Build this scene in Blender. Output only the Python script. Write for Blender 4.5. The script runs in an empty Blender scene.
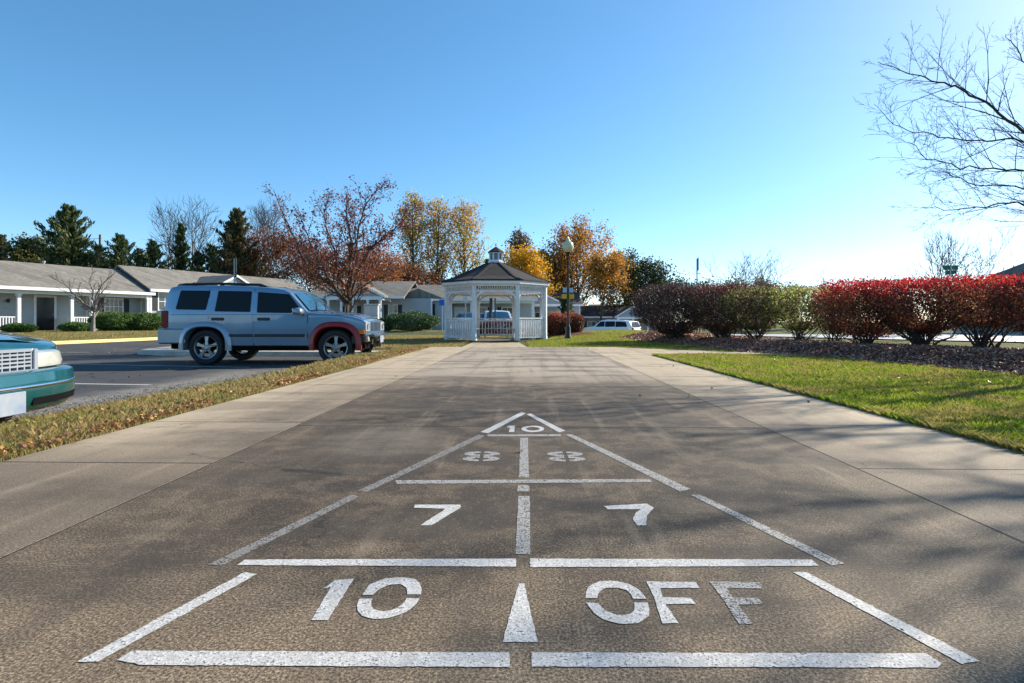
import bpy, math, random
import numpy as np
from mathutils import Vector, Matrix
R = math.radians
SC = bpy.context.scene
COL = SC.collection
# ------------------------------------------------------------------ helpers
F = 567.0; HZ = 322.0; CX = 512.0; CH = 0.7
def G(px, py, z=0.0):
    """point of the ground at height z seen at a pixel of a 1024x683 picture"""
    Y = (CH - z) * F / (py - HZ)
    return ((px - CX) * Y / F, Y, z)
def X_at(px, Y): return (px - CX) * Y / F
def Z_at(py, Y): return CH + (HZ - py) * Y / F

def tag(o, label=None, cat=None, group=None, kind=None):
    if label: o['label'] = label
    if cat: o['category'] = cat
    if group: o['group'] = group
    if kind: o['kind'] = kind
    return o
def empty(name, loc, rz=0.0, label=None, cat=None, group=None):
    o = bpy.data.objects.new(name, None); COL.objects.link(o)
    o.location = loc; o.rotation_euler = (0, 0, rz); o.empty_display_size = .2
    return tag(o, label, cat, group)
def link(name, me, mat, parent=None, loc=None):
    o = bpy.data.objects.new(name, me); COL.objects.link(o)
    if mat: me.materials.append(mat)
    if parent: o.parent = parent
    if loc is not None: o.location = loc
    return o

class MB:
    def __init__(s): s.v = []; s.f = []; s.M = None
    def add(s, vs, fs):
        b = len(s.v)
        if s.M is not None: vs = [tuple(s.M @ Vector(v)) for v in vs]
        s.v.extend([tuple(v) for v in vs]); s.f.extend([tuple(i + b for i in f) for f in fs])
    def box(s, x0, x1, y0, y1, z0, z1, bev=0.0):
        if bev <= 0:
            s.add([(x0,y0,z0),(x1,y0,z0),(x1,y1,z0),(x0,y1,z0),(x0,y0,z1),(x1,y0,z1),(x1,y1,z1),(x0,y1,z1)],
                  [(0,3,2,1),(4,5,6,7),(0,1,5,4),(1,2,6,5),(2,3,7,6),(3,0,4,7)])
        else:
            b = min(bev, (x1-x0)*.45, (y1-y0)*.45, (z1-z0)*.45); vs = []
            for (z, i) in ((z0, b), (z0+b, 0), (z1-b, 0), (z1, b)):
                c = b if i == 0 else b
                xa, xb, ya, yb = x0+i, x1-i, y0+i, y1-i
                k = b*.6 if i == 0 else b*.6
                vs += [(xa+k,ya,z),(xb-k,ya,z),(xb,ya+k,z),(xb,yb-k,z),(xb-k,yb,z),(xa+k,yb,z),(xa,yb-k,z),(xa,ya+k,z)]
            fs = [tuple(range(7,-1,-1)), tuple(range(24,32))]
            for r in range(3):
                for j in range(8): fs.append((r*8+j, r*8+(j+1)%8, r*8+8+(j+1)%8, r*8+8+j))
            s.add(vs, fs)
    def cbox(s, c, d, bev=0.0):
        s.box(c[0]-d[0]/2, c[0]+d[0]/2, c[1]-d[1]/2, c[1]+d[1]/2, c[2]-d[2]/2, c[2]+d[2]/2, bev)
    def bar(s, a, b, w, h, up=(0,0,1)):
        a = Vector(a); b = Vector(b); d = (b-a)
        if d.length < 1e-6: return
        d.normalize(); u = Vector(up)
        if abs(d.dot(u)) > .98: u = Vector((0,1,0)) if abs(d.y) < .9 else Vector((1,0,0))
        sd = d.cross(u).normalized(); u = sd.cross(d)
        vs = []
        for p in (a, b):
            for (i, j) in ((-1,-1),(1,-1),(1,1),(-1,1)): vs.append(p + sd*(i*w/2) + u*(j*h/2))
        s.add(vs, [(3,2,1,0),(4,5,6,7),(0,1,5,4),(1,2,6,5),(2,3,7,6),(3,0,4,7)])
    def tube(s, pts, rad, n=6, cap=False):
        b = len(s.v); m = len(pts); ring = []
        P = [Vector(p) for p in pts]
        ref = None
        for i in range(m):
            d = (P[min(i+1, m-1)] - P[max(i-1, 0)])
            if d.length < 1e-9: d = Vector((0,0,1))
            d.normalize()
            if ref is None:
                ref = Vector((1,0,0)) if abs(d.x) < .8 else Vector((0,1,0))
            a = (ref - d*ref.dot(d))
            if a.length < 1e-4: a = d.orthogonal()
            a.normalize(); ref = a; c = d.cross(a)
            r = rad[i] if hasattr(rad, '__len__') else rad
            for k in range(n):
                t = 2*math.pi*k/n
                ring.append(P[i] + a*(r*math.cos(t)) + c*(r*math.sin(t)))
        fs = []
        for i in range(m-1):
            for k in range(n): fs.append((i*n+k, i*n+(k+1)%n, (i+1)*n+(k+1)%n, (i+1)*n+k))
        if cap: fs.append(tuple(range(n-1,-1,-1))); fs.append(tuple((m-1)*n+k for k in range(n)))
        s.add(ring, fs)
    def lathe(s, prof, n=24, c=(0,0,0), axis='z', cap=False):
        vs = []
        for (r, h) in prof:
            for k in range(n):
                t = 2*math.pi*k/n; a = r*math.cos(t); b = r*math.sin(t)
                vs.append((c[0]+a, c[1]+b, c[2]+h) if axis == 'z' else (c[0]+a, c[1]+h, c[2]+b) if axis == 'y' else (c[0]+h, c[1]+a, c[2]+b))
        fs = []
        for i in range(len(prof)-1):
            for k in range(n): fs.append((i*n+k, i*n+(k+1)%n, (i+1)*n+(k+1)%n, (i+1)*n+k))
        if cap: fs.append(tuple(range(n-1,-1,-1))); fs.append(tuple((len(prof)-1)*n+k for k in range(n)))
        s.add(vs, fs)
    def prism(s, poly, ax, a0, a1):
        """poly in the plane across axis ax ('x': (y,z), 'y': (x,z), 'z': (x,y)), from a0 to a1"""
        n = len(poly)
        def pt(p, a): return (a,p[0],p[1]) if ax == 'x' else (p[0],a,p[1]) if ax == 'y' else (p[0],p[1],a)
        s.add([pt(p,a0) for p in poly] + [pt(p,a1) for p in poly],
              [tuple(range(n-1,-1,-1)), tuple(range(n,2*n))] + [(i,(i+1)%n,n+(i+1)%n,n+i) for i in range(n)])
    def grid(s, rows, close=False):
        """rows: list of equally long point lists"""
        n = len(rows[0]); vs = [p for r in rows for p in r]; fs = []
        for i in range(len(rows)-1):
            for k in range(n if close else n-1): fs.append((i*n+k, i*n+(k+1)%n, (i+1)*n+(k+1)%n, (i+1)*n+k))
        s.add(vs, fs)
    def build(s, name, mat, parent=None, loc=None, smooth=False, ang=None):
        me = bpy.data.meshes.new(name); me.from_pydata(s.v, [], s.f); me.validate(); me.update()
        import bmesh
        if len(s.f) < 60000:
            bm = bmesh.new(); bm.from_mesh(me); bmesh.ops.recalc_face_normals(bm, faces=bm.faces); bm.to_mesh(me); bm.free()
        if smooth or ang:
            me.polygons.foreach_set('use_smooth', [True]*len(me.polygons))
            if ang: me.set_sharp_from_angle(angle=R(ang))
        return link(name, me, mat, parent, loc)

def npmesh(name, V, k, mat, parent=None, loc=None):
    """V: (n*k,3) array, faces of k corners each, all islands of their own"""
    me = bpy.data.meshes.new(name); n = len(V)//k
    me.vertices.add(n*k); me.vertices.foreach_set('co', np.asarray(V, dtype=np.float32).ravel())
    me.loops.add(n*k); me.loops.foreach_set('vertex_index', np.arange(n*k, dtype=np.int32))
    me.polygons.add(n); me.polygons.foreach_set('loop_start', np.arange(0, n*k, k, dtype=np.int32))
    me.update(calc_edges=True)
    return link(name, me, mat, parent, loc)
def unit(a): return a/np.maximum(np.linalg.norm(a, axis=1, keepdims=True), 1e-9)
def leafV(rng, C, L, W, D=None, flat=0.0):
    """diamond leaves: centres C, length L, width W (scalars or arrays), long axis D"""
    n = len(C)
    if D is None: D = unit(rng.normal(size=(n,3)))
    N = rng.normal(size=(n,3)); N[:,2] += flat*3
    if flat: D = D.copy(); D[:,2] *= (1-flat*.85)
    D = unit(D); S = unit(np.cross(D, N)); 
    L = np.broadcast_to(np.asarray(L, dtype=float), (n,))[:,None]; W = np.broadcast_to(np.asarray(W, dtype=float), (n,))[:,None]
    U = unit(np.cross(S, D))
    V = np.stack([C-D*L/2, C+S*W/2+U*W*.18, C+D*L/2, C-S*W/2+U*W*.18], axis=1)
    return V.reshape(-1,3)

# ------------------------------------------------------------------ node materials
class NT:
    def __init__(s, name):
        s.m = bpy.data.materials.new(name); s.m.use_nodes = True; s.t = s.m.node_tree; s.t.nodes.clear()
        s.out = s.t.nodes.new('ShaderNodeOutputMaterial')
    def n(s, ty, **kw):
        nd = s.t.nodes.new(ty)
        for k, v in kw.items(): setattr(nd, k, v)
        return nd
    def set(s, sock, v):
        if isinstance(v, bpy.types.NodeSocket): s.t.links.new(v, sock)
        elif v is not None:
            if sock.type == 'RGBA' and not hasattr(v, '__len__'): v = (v,v,v,1)
            elif sock.type == 'RGBA' and len(v) == 3: v = (*v, 1)
            sock.default_value = v
    def coord(s, which='Object'): return s.n('ShaderNodeTexCoord').outputs[which]
    def xyz(s, v=None):
        nd = s.n('ShaderNodeSeparateXYZ'); s.set(nd.inputs[0], v if v is not None else s.coord()); return nd.outputs
    def comb(s, x, y, z):
        nd = s.n('ShaderNodeCombineXYZ'); s.set(nd.inputs[0], x); s.set(nd.inputs[1], y); s.set(nd.inputs[2], z); return nd.outputs[0]
    def math(s, op, a, b=0.0, c=None, clamp=False):
        nd = s.n('ShaderNodeMath', operation=op, use_clamp=clamp); s.set(nd.inputs[0], a); s.set(nd.inputs[1], b)
        if c is not None: s.set(nd.inputs[2], c)
        return nd.outputs[0]
    def noise(s, scale, detail=4, rough=.55, vec=None, dist=0.0):
        nd = s.n('ShaderNodeTexNoise'); s.set(nd.inputs['Vector'], vec if vec is not None else s.coord())
        nd.inputs['Scale'].default_value = scale; nd.inputs['Detail'].default_value = detail
        nd.inputs['Roughness'].default_value = rough; nd.inputs['Distortion'].default_value = dist
        return nd.outputs[0]
    def voro(s, scale, vec=None, feature='F1', out=0):
        nd = s.n('ShaderNodeTexVoronoi', feature=feature); s.set(nd.inputs['Vector'], vec if vec is not None else s.coord())
        nd.inputs['Scale'].default_value = scale; return nd.outputs[out]
    def ramp(s, fac, stops, interp='LINEAR'):
        nd = s.n('ShaderNodeValToRGB'); s.set(nd.inputs[0], fac); cr = nd.color_ramp; cr.interpolation = interp
        while len(cr.elements) < len(stops): cr.elements.new(.5)
        for e, (p, c) in zip(cr.elements, stops):
            e.position = p; e.color = (*c, 1) if hasattr(c, '__len__') else (c, c, c, 1)
        return nd.outputs[0]
    def mix(s, fac, a, b, blend='MIX'):
        nd = s.n('ShaderNodeMix', data_type='RGBA', blend_type=blend); s.set(nd.inputs[0], fac); s.set(nd.inputs[6], a); s.set(nd.inputs[7], b)
        return nd.outputs[2]
    def sm(s, x, a, b):
        nd = s.n('ShaderNodeMapRange', interpolation_type='SMOOTHSTEP'); s.set(nd.inputs[0], x); nd.inputs[1].default_value = a; nd.inputs[2].default_value = b
        return nd.outputs[0]
    def bump(s, h, strength=.3, dist=.01, normal=None):
        nd = s.n('ShaderNodeBump'); nd.inputs['Strength'].default_value = strength; nd.inputs['Distance'].default_value = dist
        s.set(nd.inputs['Height'], h)
        if normal is not None: s.set(nd.inputs['Normal'], normal)
        return nd.outputs[0]
    def rnd(s): return s.n('ShaderNodeNewGeometry').outputs['Random Per Island']
    def bsdf(s, color, rough=.6, metal=0.0, normal=None, spec=.5, coat=0.0, alpha=None, trans=None):
        nd = s.n('ShaderNodeBsdfPrincipled'); s.set(nd.inputs['Base Color'], color); s.set(nd.inputs['Roughness'], rough)
        s.set(nd.inputs['Metallic'], metal); nd.inputs['Specular IOR Level'].default_value = spec
        nd.inputs['Coat Weight'].default_value = coat; nd.inputs['Coat Roughness'].default_value = .04
        if normal is not None: s.set(nd.inputs['Normal'], normal)
        if alpha is not None: s.set(nd.inputs['Alpha'], alpha)
        sh = nd.outputs[0]
        if trans:
            tr = s.n('ShaderNodeBsdfTranslucent'); s.set(tr.inputs[0], color); mx = s.n('ShaderNodeMixShader'); mx.inputs[0].default_value = trans
            s.t.links.new(sh, mx.inputs[1]); s.t.links.new(tr.outputs[0], mx.inputs[2]); sh = mx.outputs[0]
        s.t.links.new(sh, s.out.inputs[0]); return s.m

def simple(name, col, rough=.6, metal=0.0, var=.12, scale=3.0, bump=0.0, bscale=60, spec=.5, coat=0.0):
    t = NT(name); c = col
    if var:
        f = t.noise(scale, 5, .6); lo = tuple(x*(1-var) for x in col); hi = tuple(min(1, x*(1+var)) for x in col)
        c = t.ramp(f, [(.3, lo), (.7, hi)])
    nm = t.bump(t.noise(bscale, 3), bump, .004) if bump else None
    return t.bsdf(c, rough, metal, nm, spec, coat)
def leafmat(name, cols, trans=.35, rough=.55, clump=None, zsplit=None):
    t = NT(name); n = len(cols)
    c = t.ramp(t.rnd(), [((i+.5)/n, k) for i, k in enumerate(cols)])
    if clump:   # whole patches of the crown really have this other colour
        c = t.mix(t.sm(t.noise(clump[0], 2), .45, .62), c, t.mix(.55, c, clump[1]))
    if zsplit:  # zsplit: (z0, z1, colours of the upper leaves)
        z = t.math('ADD', t.xyz()[2], t.math('MULTIPLY', t.math('SUBTRACT', t.rnd(), .5), zsplit[3] if len(zsplit) > 3 else .3))
        m = len(zsplit[2]); up = t.ramp(t.math('FRACT', t.math('MULTIPLY', t.rnd(), 7.31)), [((i+.5)/m, k) for i, k in enumerate(zsplit[2])])
        c = t.mix(t.sm(z, zsplit[0], zsplit[1]), c, up)
    return t.bsdf(c, rough, trans=trans, spec=.35)
# ------------------------------------------------------------------ materials
M = {}
M['trim'] = simple('white_trim_paint', (.78,.79,.80), .5, var=.06)
M['gazebo'] = simple('white_gazebo_paint', (.74,.75,.76), .45, var=.10, scale=5)
M['curb'] = simple('concrete_curb', (.40,.36,.30), .85, var=.2, scale=4, bump=.3)
M['black'] = simple('black_plastic', (.012,.012,.013), .45, var=.2)
M['iron'] = simple('black_painted_iron', (.015,.017,.016), .4, var=.2)
M['steel'] = simple('galvanised_steel', (.42,.43,.44), .45, .6, var=.15, scale=8)
M['chrome'] = simple('chrome', (.75,.76,.77), .12, 1.0, var=.05)
M['silver'] = simple('sky_tinted_silver_trim', (.40,.46,.53), .2, .45, var=.06, coat=.5)  # silver with a bluish tone that paints reflected sky on the saloon grille
M['alloy'] = simple('alloy_rim', (.30,.31,.33), .3, .8, var=.1)
M['rubber'] = simple('tyre_rubber', (.018,.018,.019), .8, var=.3, scale=20)
M['under'] = simple('underbody_black', (.006,.006,.006), .95, var=0, spec=.08)
M['glass'] = simple('tinted_car_glass', (.004,.006,.008), .06, var=0, spec=.2)
M['screen'] = simple('sky_blue_windscreen_glass', (.02,.09,.16), .04, var=0, spec=.9)  # blue base colour stands in for sky mirrored in the windscreens
M['lens'] = simple('clear_lamp_lens', (.42,.43,.40), .12, var=.2, scale=9, spec=.7, coat=.5)
M['orange_lens'] = simple('amber_lens', (.75,.20,.02), .2, var=.1, coat=.5)
M['red_lens'] = simple('red_lens', (.20,.006,.006), .35, var=.15, spec=.3)
M['shutter'] = simple('dark_shutter_paint', (.012,.02,.028), .55, var=.2)
M['pane'] = simple('window_pane', (.05,.065,.075), .08, var=.3, scale=1.5, spec=.8)
M['door'] = simple('dark_storm_door', (.012,.010,.010), .25, var=.3)
M['brick'] = simple('brick_red', (.20,.075,.05), .85, var=.3, scale=14)
M['bark'] = simple('tree_bark', (.075,.058,.045), .9, var=.35, scale=9, bump=.6, bscale=30)
M['bark_light'] = simple('grey_bark', (.21,.185,.16), .9, var=.3, scale=9, bump=.5, bscale=30)
M['twig'] = simple('dark_twig', (.055,.042,.036), .9, var=.3, scale=6)
M['twig_grey'] = simple('grey_twig', (.13,.11,.10), .9, var=.3, scale=6)
M['globe'] = simple('opal_lamp_globe', (.64,.57,.34), .25, var=.05)
M['plate'] = None
M['signback'] = simple('sign_back_metal', (.05,.06,.06), .5, .3, var=.2)
M['green_sign'] = simple('green_sign_face', (.01,.09,.06), .5, var=.1)
M['blue_sign'] = simple('blue_sign_face', (.02,.12,.55), .5, var=.1)
M['pale_sign'] = simple('pale_blue_sign_face', (.40,.52,.66), .5, var=.1)
M['yellow_sign'] = simple('yellow_sign_face', (.80,.42,.02), .5, var=.1)
M['white_box'] = simple('pale_cabinet_paint', (.60,.62,.60), .55, var=.12)
M['pole'] = simple('weathered_pole', (.10,.08,.065), .9, var=.3)
M['wood_bench'] = simple('painted_bench', (.62,.62,.60), .6, var=.2)

def plate_mat():
    t = NT('smeared_licence_plate'); n = t.noise(9, 2, .4)
    return t.bsdf(t.ramp(n, [(.35,(.19,.25,.35)),(.62,(.30,.33,.37))]), .5)
M['plate'] = plate_mat()
def paint(name, col, var=.05, coat=1.0, rough=.32, metal=.5):
    t = NT(name); d = t.noise(2.2, 6, .65); dust = t.sm(t.noise(5, 5), .5, .8)
    c = t.mix(t.math('MULTIPLY', dust, .10), t.ramp(d, [(.3, tuple(x*(1-var) for x in col)), (.7, tuple(x*(1+var) for x in col))]), (.3,.28,.25))
    return t.bsdf(c, t.math('ADD', rough, t.math('MULTIPLY', dust, .12)), metal, coat=coat)
M['suv'] = paint('silver_blue_car_paint', (.14,.235,.34), metal=.55)
M['flare'] = paint('grey_flare_paint', (.27,.33,.39), metal=.45)
M['bumper_grey'] = paint('grey_bumper_paint', (.07,.075,.08), metal=.2)
M['red_flare'] = paint('dark_red_fender_paint', (.27,.006,.006), metal=0, coat=.25, rough=.4)
M['teal'] = paint('teal_car_paint', (.002,.095,.112), metal=.45, rough=.25)
M['whitecar'] = paint('white_car_paint', (.66,.70,.74), metal=.1)
M['darkcar'] = paint('dark_blue_car_paint', (.02,.03,.05), metal=.3)

def asphalt():
    t = NT('worn_asphalt'); o = t.xyz(); 
    g = t.noise(90, 3, .7); big = t.noise(.8, 5, .6); sp = t.sm(t.voro(45), .0, .32)
    c = t.ramp(g, [(.3,(.028,.029,.031)),(.7,(.075,.076,.078))])
    c = t.mix(t.math('MULTIPLY', t.sm(big, .42, .7), .45), c, (.10,.10,.10))
    # gravelly worn rim beside the grass (lot edge runs near x = -4.5)
    ed = t.math('ADD', t.math('ADD', o[0], t.math('MULTIPLY', t.noise(1.6, 4), .9)), t.math('MULTIPLY', o[1], -.045))
    rim = t.math('MULTIPLY', t.sm(ed, -5.5, -4.75), t.sm(o[1], 13, 9))
    c = t.mix(t.math('MULTIPLY', rim, t.sm(g, .3, .6)), c, (.27,.25,.22))
    # hairline cracks
    ck = t.voro(.55, t.comb(t.math('ADD', o[0], t.math('MULTIPLY', t.noise(1.3,4), 1.2)), o[1], 0.0), 'DISTANCE_TO_EDGE')
    c = t.mix(t.sm(ck, .012, .0), c, (.012,.012,.012))
    return t.bsdf(c, .85, normal=t.bump(g, .6, .006), spec=.3)
M['asphalt'] = asphalt()
def road_mat():
    t = NT('pale_glare_road_surface'); g = t.noise(60, 3, .7)
    return t.bsdf(t.ramp(g, [(.3,(.34,.34,.34)),(.7,(.44,.44,.44))]), .55, normal=t.bump(g, .4, .005))  # light paving, brightened further to paint in the glare of the sun
M['road'] = road_mat()
def yellow_curb():
    t = NT('faded_yellow_curb_paint'); w = t.sm(t.noise(5, 5, .7), .52, .66)
    return t.bsdf(t.mix(t.math('MULTIPLY', w, .6), (.84,.60,.20), (.55,.48,.36)), .8)
M['yellow'] = yellow_curb()

def concrete(name, centre):
    t = NT(name); o = t.xyz(); x, y = o[0], o[1]
    v2 = t.comb(x, y, 0.0)
    xs = t.math('ADD', x, t.math('MULTIPLY', y, -.0265))            # across the walk
    wav = t.comb(t.math('MULTIPLY', x, .45), t.math('MULTIPLY', y, 1.3), 0.0)
    streak = t.noise(1, 5, .6, t.comb(t.math('MULTIPLY', xs, 5.5), t.math('MULTIPLY', y, .35), 0.0)); blot = t.noise(1, 4, .6, t.comb(t.math('MULTIPLY', x, .7), t.math('MULTIPLY', y, 2.2), 5.0))
    big = t.noise(.9, 6, .62, wav); mid = t.noise(5, 6, .65, v2); grain = t.noise(150, 5, .82, v2); fine = t.noise(330, 2, .6, v2); coarse = t.noise(42, 3, .6, v2)
    if centre:
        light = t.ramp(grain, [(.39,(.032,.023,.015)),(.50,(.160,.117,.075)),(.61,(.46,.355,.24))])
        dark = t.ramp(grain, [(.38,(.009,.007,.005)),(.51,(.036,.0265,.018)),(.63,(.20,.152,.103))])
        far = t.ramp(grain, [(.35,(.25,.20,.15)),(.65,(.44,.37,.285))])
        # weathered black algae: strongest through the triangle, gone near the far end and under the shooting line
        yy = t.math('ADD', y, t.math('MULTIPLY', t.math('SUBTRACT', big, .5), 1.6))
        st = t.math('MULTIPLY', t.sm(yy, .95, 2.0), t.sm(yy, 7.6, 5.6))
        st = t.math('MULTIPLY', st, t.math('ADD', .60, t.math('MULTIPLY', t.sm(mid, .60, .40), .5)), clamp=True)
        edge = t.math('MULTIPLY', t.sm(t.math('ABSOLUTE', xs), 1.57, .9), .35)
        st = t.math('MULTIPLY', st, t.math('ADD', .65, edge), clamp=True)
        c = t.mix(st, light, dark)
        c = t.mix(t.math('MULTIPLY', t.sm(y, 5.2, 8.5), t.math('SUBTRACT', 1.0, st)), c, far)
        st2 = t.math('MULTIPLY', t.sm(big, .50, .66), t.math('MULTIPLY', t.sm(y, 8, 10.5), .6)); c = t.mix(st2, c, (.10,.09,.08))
        # a lighter patch, fading outward
        pt = t.math('ADD', t.math('POWER', t.math('ADD', x, .75), 2.0), t.math('POWER', t.math('MULTIPLY', t.math('ADD', y, -3.35), .8), 2.0))
        c = t.mix(t.math('MULTIPLY', t.sm(t.math('ADD', pt, t.math('MULTIPLY', mid, .25)), .32, .12), .45), c, (.24,.20,.16))
    else:
        lightc = t.ramp(grain, [(.39,(.032,.023,.015)),(.50,(.160,.117,.075)),(.61,(.46,.355,.24))])
        c = t.ramp(grain, [(.33,(.34,.265,.175)),(.67,(.54,.44,.31))])
        c = t.mix(t.math('MULTIPLY', t.sm(t.math('ADD', y, t.math('MULTIPLY', big, 1.2)), 4.5, 2.6), .9), c, lightc)
        # grime creeping in from the joint with the middle lane, and near the bottom of the picture
        yy = t.math('ADD', y, t.math('MULTIPLY', big, 1.4))
        inn = t.math('ABSOLUTE', xs)
        s1 = t.sm(t.math('ADD', inn, t.math('MULTIPLY', t.math('SUBTRACT', mid, .5), .9)), 2.75, 1.6)
        s2 = t.math('MULTIPLY', t.math('MULTIPLY', t.sm(yy, 4.4, 3.0), t.sm(yy, 1.4, 2.4)), 1.0)
        s1 = t.math('MULTIPLY', s1, t.sm(yy, 10.5, 4.5))
        st = t.math('MULTIPLY', t.math('MAXIMUM', s1, s2), t.math('ADD', .62, t.math('MULTIPLY', t.sm(big, .35, .6), .38)), clamp=True)
        c = t.mix(st, c, t.ramp(grain, [(.38,(.050,.038,.027)),(.62,(.24,.188,.135))]))
    c = t.mix(t.math('MULTIPLY', t.sm(streak, .48, .68), .38 if centre else .22), c, (.05,.041,.033))
    c = t.mix(t.math('MULTIPLY', t.sm(streak, .46, .30), .22), c, (.46,.37,.265))
    c = t.mix(t.math('MULTIPLY', t.sm(blot, .48, .62), .55 if centre else .3), c, (.045,.037,.030))
    c = t.mix(t.math('MULTIPLY', t.sm(coarse, .54, .68), .22), c, (.045,.036,.028))
    c = t.mix(t.math('MULTIPLY', t.sm(coarse, .44, .32), .14), c, (.40,.32,.235))
    c = t.mix(t.math('MULTIPLY', t.sm(fine, .66, .78), .45), c, (.62,.56,.48))
    # thin cracks
    ck = t.voro(.42, t.comb(t.math('ADD', x, t.math('MULTIPLY', mid, .5)), t.math('ADD', y, t.math('MULTIPLY', big, 1.5)), 3.0), 'DISTANCE_TO_EDGE')
    c = t.mix(t.math('MULTIPLY', t.sm(ck, .006, .0), t.math('MULTIPLY', t.sm(blot, .45, .6), .8)), c, (.015,.012,.010))
    h = t.math('ADD', t.math('MULTIPLY', grain, 1.0), t.math('MULTIPLY', coarse, .6))
    return t.bsdf(c, .82, normal=t.bump(h, .06, .004), spec=.3)
M['joint'] = simple('joint_dirt', (.02,.016,.013), .95, var=.4, scale=12)
M['court'] = concrete('stained_court_concrete', True)
M['walk'] = concrete('walk_concrete', False)
def white_marking(name, wear, g0=1.0):
    t = NT(name); g = t.noise(170, 3, .7); m = t.noise(30, 5, .7)
    a = t.math('ADD', t.math('MULTIPLY', g, .75), t.math('MULTIPLY', m, .35))
    al = t.sm(a, wear+.03, wear-.03)
    c = t.mix(t.math('MULTIPLY', t.sm(a, wear-.16, wear+.01), .8), t.ramp(m, [(.38,(.46*g0,.45*g0,.43*g0)),(.58,(.70*g0,.69*g0,.67*g0))]), (.24,.22,.20))
    return t.bsdf(c, .7, alpha=al, normal=t.bump(g, .5, .004), spec=.3)
M['paint'] = white_marking('white_court_paint', .665, .92)
M['paint_worn'] = white_marking('worn_white_court_paint', .60, .70)
M['paint_grey'] = white_marking('greyed_court_paint', .585, .42)
M['paint_faint'] = white_marking('faint_white_paint', .47)
M['lotline'] = white_marking('lot_line_paint', .62)
def groundm():
    t = NT('turf_soil'); n = t.noise(1.3, 6, .65); f = t.noise(28, 4, .7); o = t.xyz()
    g = t.ramp(f, [(.3,(.035,.055,.010)),(.7,(.13,.165,.035))]); d = t.ramp(f, [(.3,(.07,.055,.025)),(.7,(.23,.18,.08))])
    dry = t.math('MAXIMUM', t.sm(n, .48, .66), t.math('MULTIPLY', t.sm(o[0], -1.8, -2.6), .6))
    return t.bsdf(t.mix(dry, g, d), .95, normal=t.bump(f, 1, .03), spec=.1)
M['ground'] = groundm()
def mulchm():
    t = NT('bark_mulch'); f = t.noise(26, 5, .75); v = t.voro(22)
    return t.bsdf(t.ramp(f, [(.3,(.055,.026,.018)),(.7,(.24,.12,.085))]), .95, normal=t.bump(t.math('ADD', f, v), 1, .04), spec=.1)
M['mulch'] = mulchm()
def siding(name, col):
    t = NT(name); z = t.xyz()[2]; w = t.math('FRACT', t.math('MULTIPLY', z, 7.5))
    c = t.mix(t.sm(w, .12, .0), t.ramp(t.noise(1.2,4), [(.3, tuple(x*.93 for x in col)), (.7, tuple(x*1.05 for x in col))]), tuple(x*.55 for x in col))
    return t.bsdf(c, .6, normal=t.bump(w, .6, .02))
M['siding'] = siding('grey_lap_siding', (.40,.44,.48))
M['siding_tan'] = siding('tan_lap_siding', (.36,.31,.27))
M['gable'] = siding('gable_siding', (.33,.38,.42))
def shingle(name, col, row=5.5):
    t = NT(name); o = t.xyz(); n = t.noise(1.1, 5, .65); f = t.noise(22, 3, .7)
    tile = t.n('ShaderNodeTexBrick'); t.set(tile.inputs['Vector'], t.comb(t.math('ADD', o[0], o[1]), t.math('MULTIPLY', o[2], 2.6), 0.0))
    tile.inputs['Scale'].default_value = 3.2; tile.inputs['Mortar Size'].default_value = .012
    t.set(tile.inputs['Color1'], tuple(x*.8 for x in col)); t.set(tile.inputs['Color2'], tuple(x*1.15 for x in col)); t.set(tile.inputs['Mortar'], tuple(x*.5 for x in col))
    c = t.mix(t.math('MULTIPLY', t.sm(n, .42, .66), .5), tile.outputs[0], tuple(x*.55 for x in col))
    streak = t.noise(3.0, 3, .6, t.comb(t.math('ADD', o[0], o[1]), t.math('MULTIPLY', o[2], .15), 0.0))
    c = t.mix(t.math('MULTIPLY', t.sm(streak, .48, .66), .55), c, tuple(x*.4 for x in col))
    return t.bsdf(c, .9, normal=t.bump(f, .6, .01), spec=.25)
M['roof'] = shingle('grey_shingle', (.235,.22,.195))
M['roof_dark'] = shingle('dark_shingle', (.085,.075,.07))
M['roof_gazebo'] = shingle('charcoal_shingle', (.048,.043,.042))

L = {}
L['cedar'] = leafmat('cedar_foliage', [(.022,.05,.022),(.05,.09,.035),(.09,.13,.045),(.14,.145,.05)], .3)
L['cedar_brown'] = leafmat('browning_cedar_foliage', [(.05,.065,.028),(.12,.12,.045),(.17,.11,.05),(.06,.09,.035)], .3)
L['olive'] = leafmat('olive_foliage', [(.07,.09,.02),(.12,.13,.03),(.16,.13,.04),(.05,.07,.02)], .35)
L['bronze'] = leafmat('bronze_leaves', [(.16,.055,.025),(.24,.09,.035),(.10,.035,.02),(.30,.13,.05)], .4)
L['crab'] = leafmat('rusty_leaves', [(.13,.025,.03),(.20,.05,.03),(.10,.03,.03)], .4, zsplit=None)
L['rust'] = leafmat('orange_brown_leaves', [(.30,.11,.03),(.22,.07,.03),(.38,.17,.05)], .45)
L['amber'] = leafmat('amber_leaves', [(.66,.34,.07),(.50,.22,.06),(.50,.36,.10),(.70,.48,.11),(.30,.27,.09)], .55, clump=(.3,(.40,.40,.12)))
L['yellow'] = leafmat('yellow_leaves', [(.70,.36,.01),(.60,.28,.01),(.75,.45,.03),(.40,.26,.03)], .45)
L['gold'] = leafmat('golden_brown_leaves', [(.58,.26,.04),(.42,.17,.03),(.66,.36,.05),(.30,.17,.05)], .55, clump=(.4,(.12,.08,.03)))
L['dull'] = leafmat('dull_brown_leaves', [(.14,.09,.04),(.20,.13,.06),(.10,.09,.04)], .4)
L['green'] = leafmat('dark_green_leaves', [(.025,.045,.018),(.05,.075,.03),(.08,.10,.04)], .3)
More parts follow.
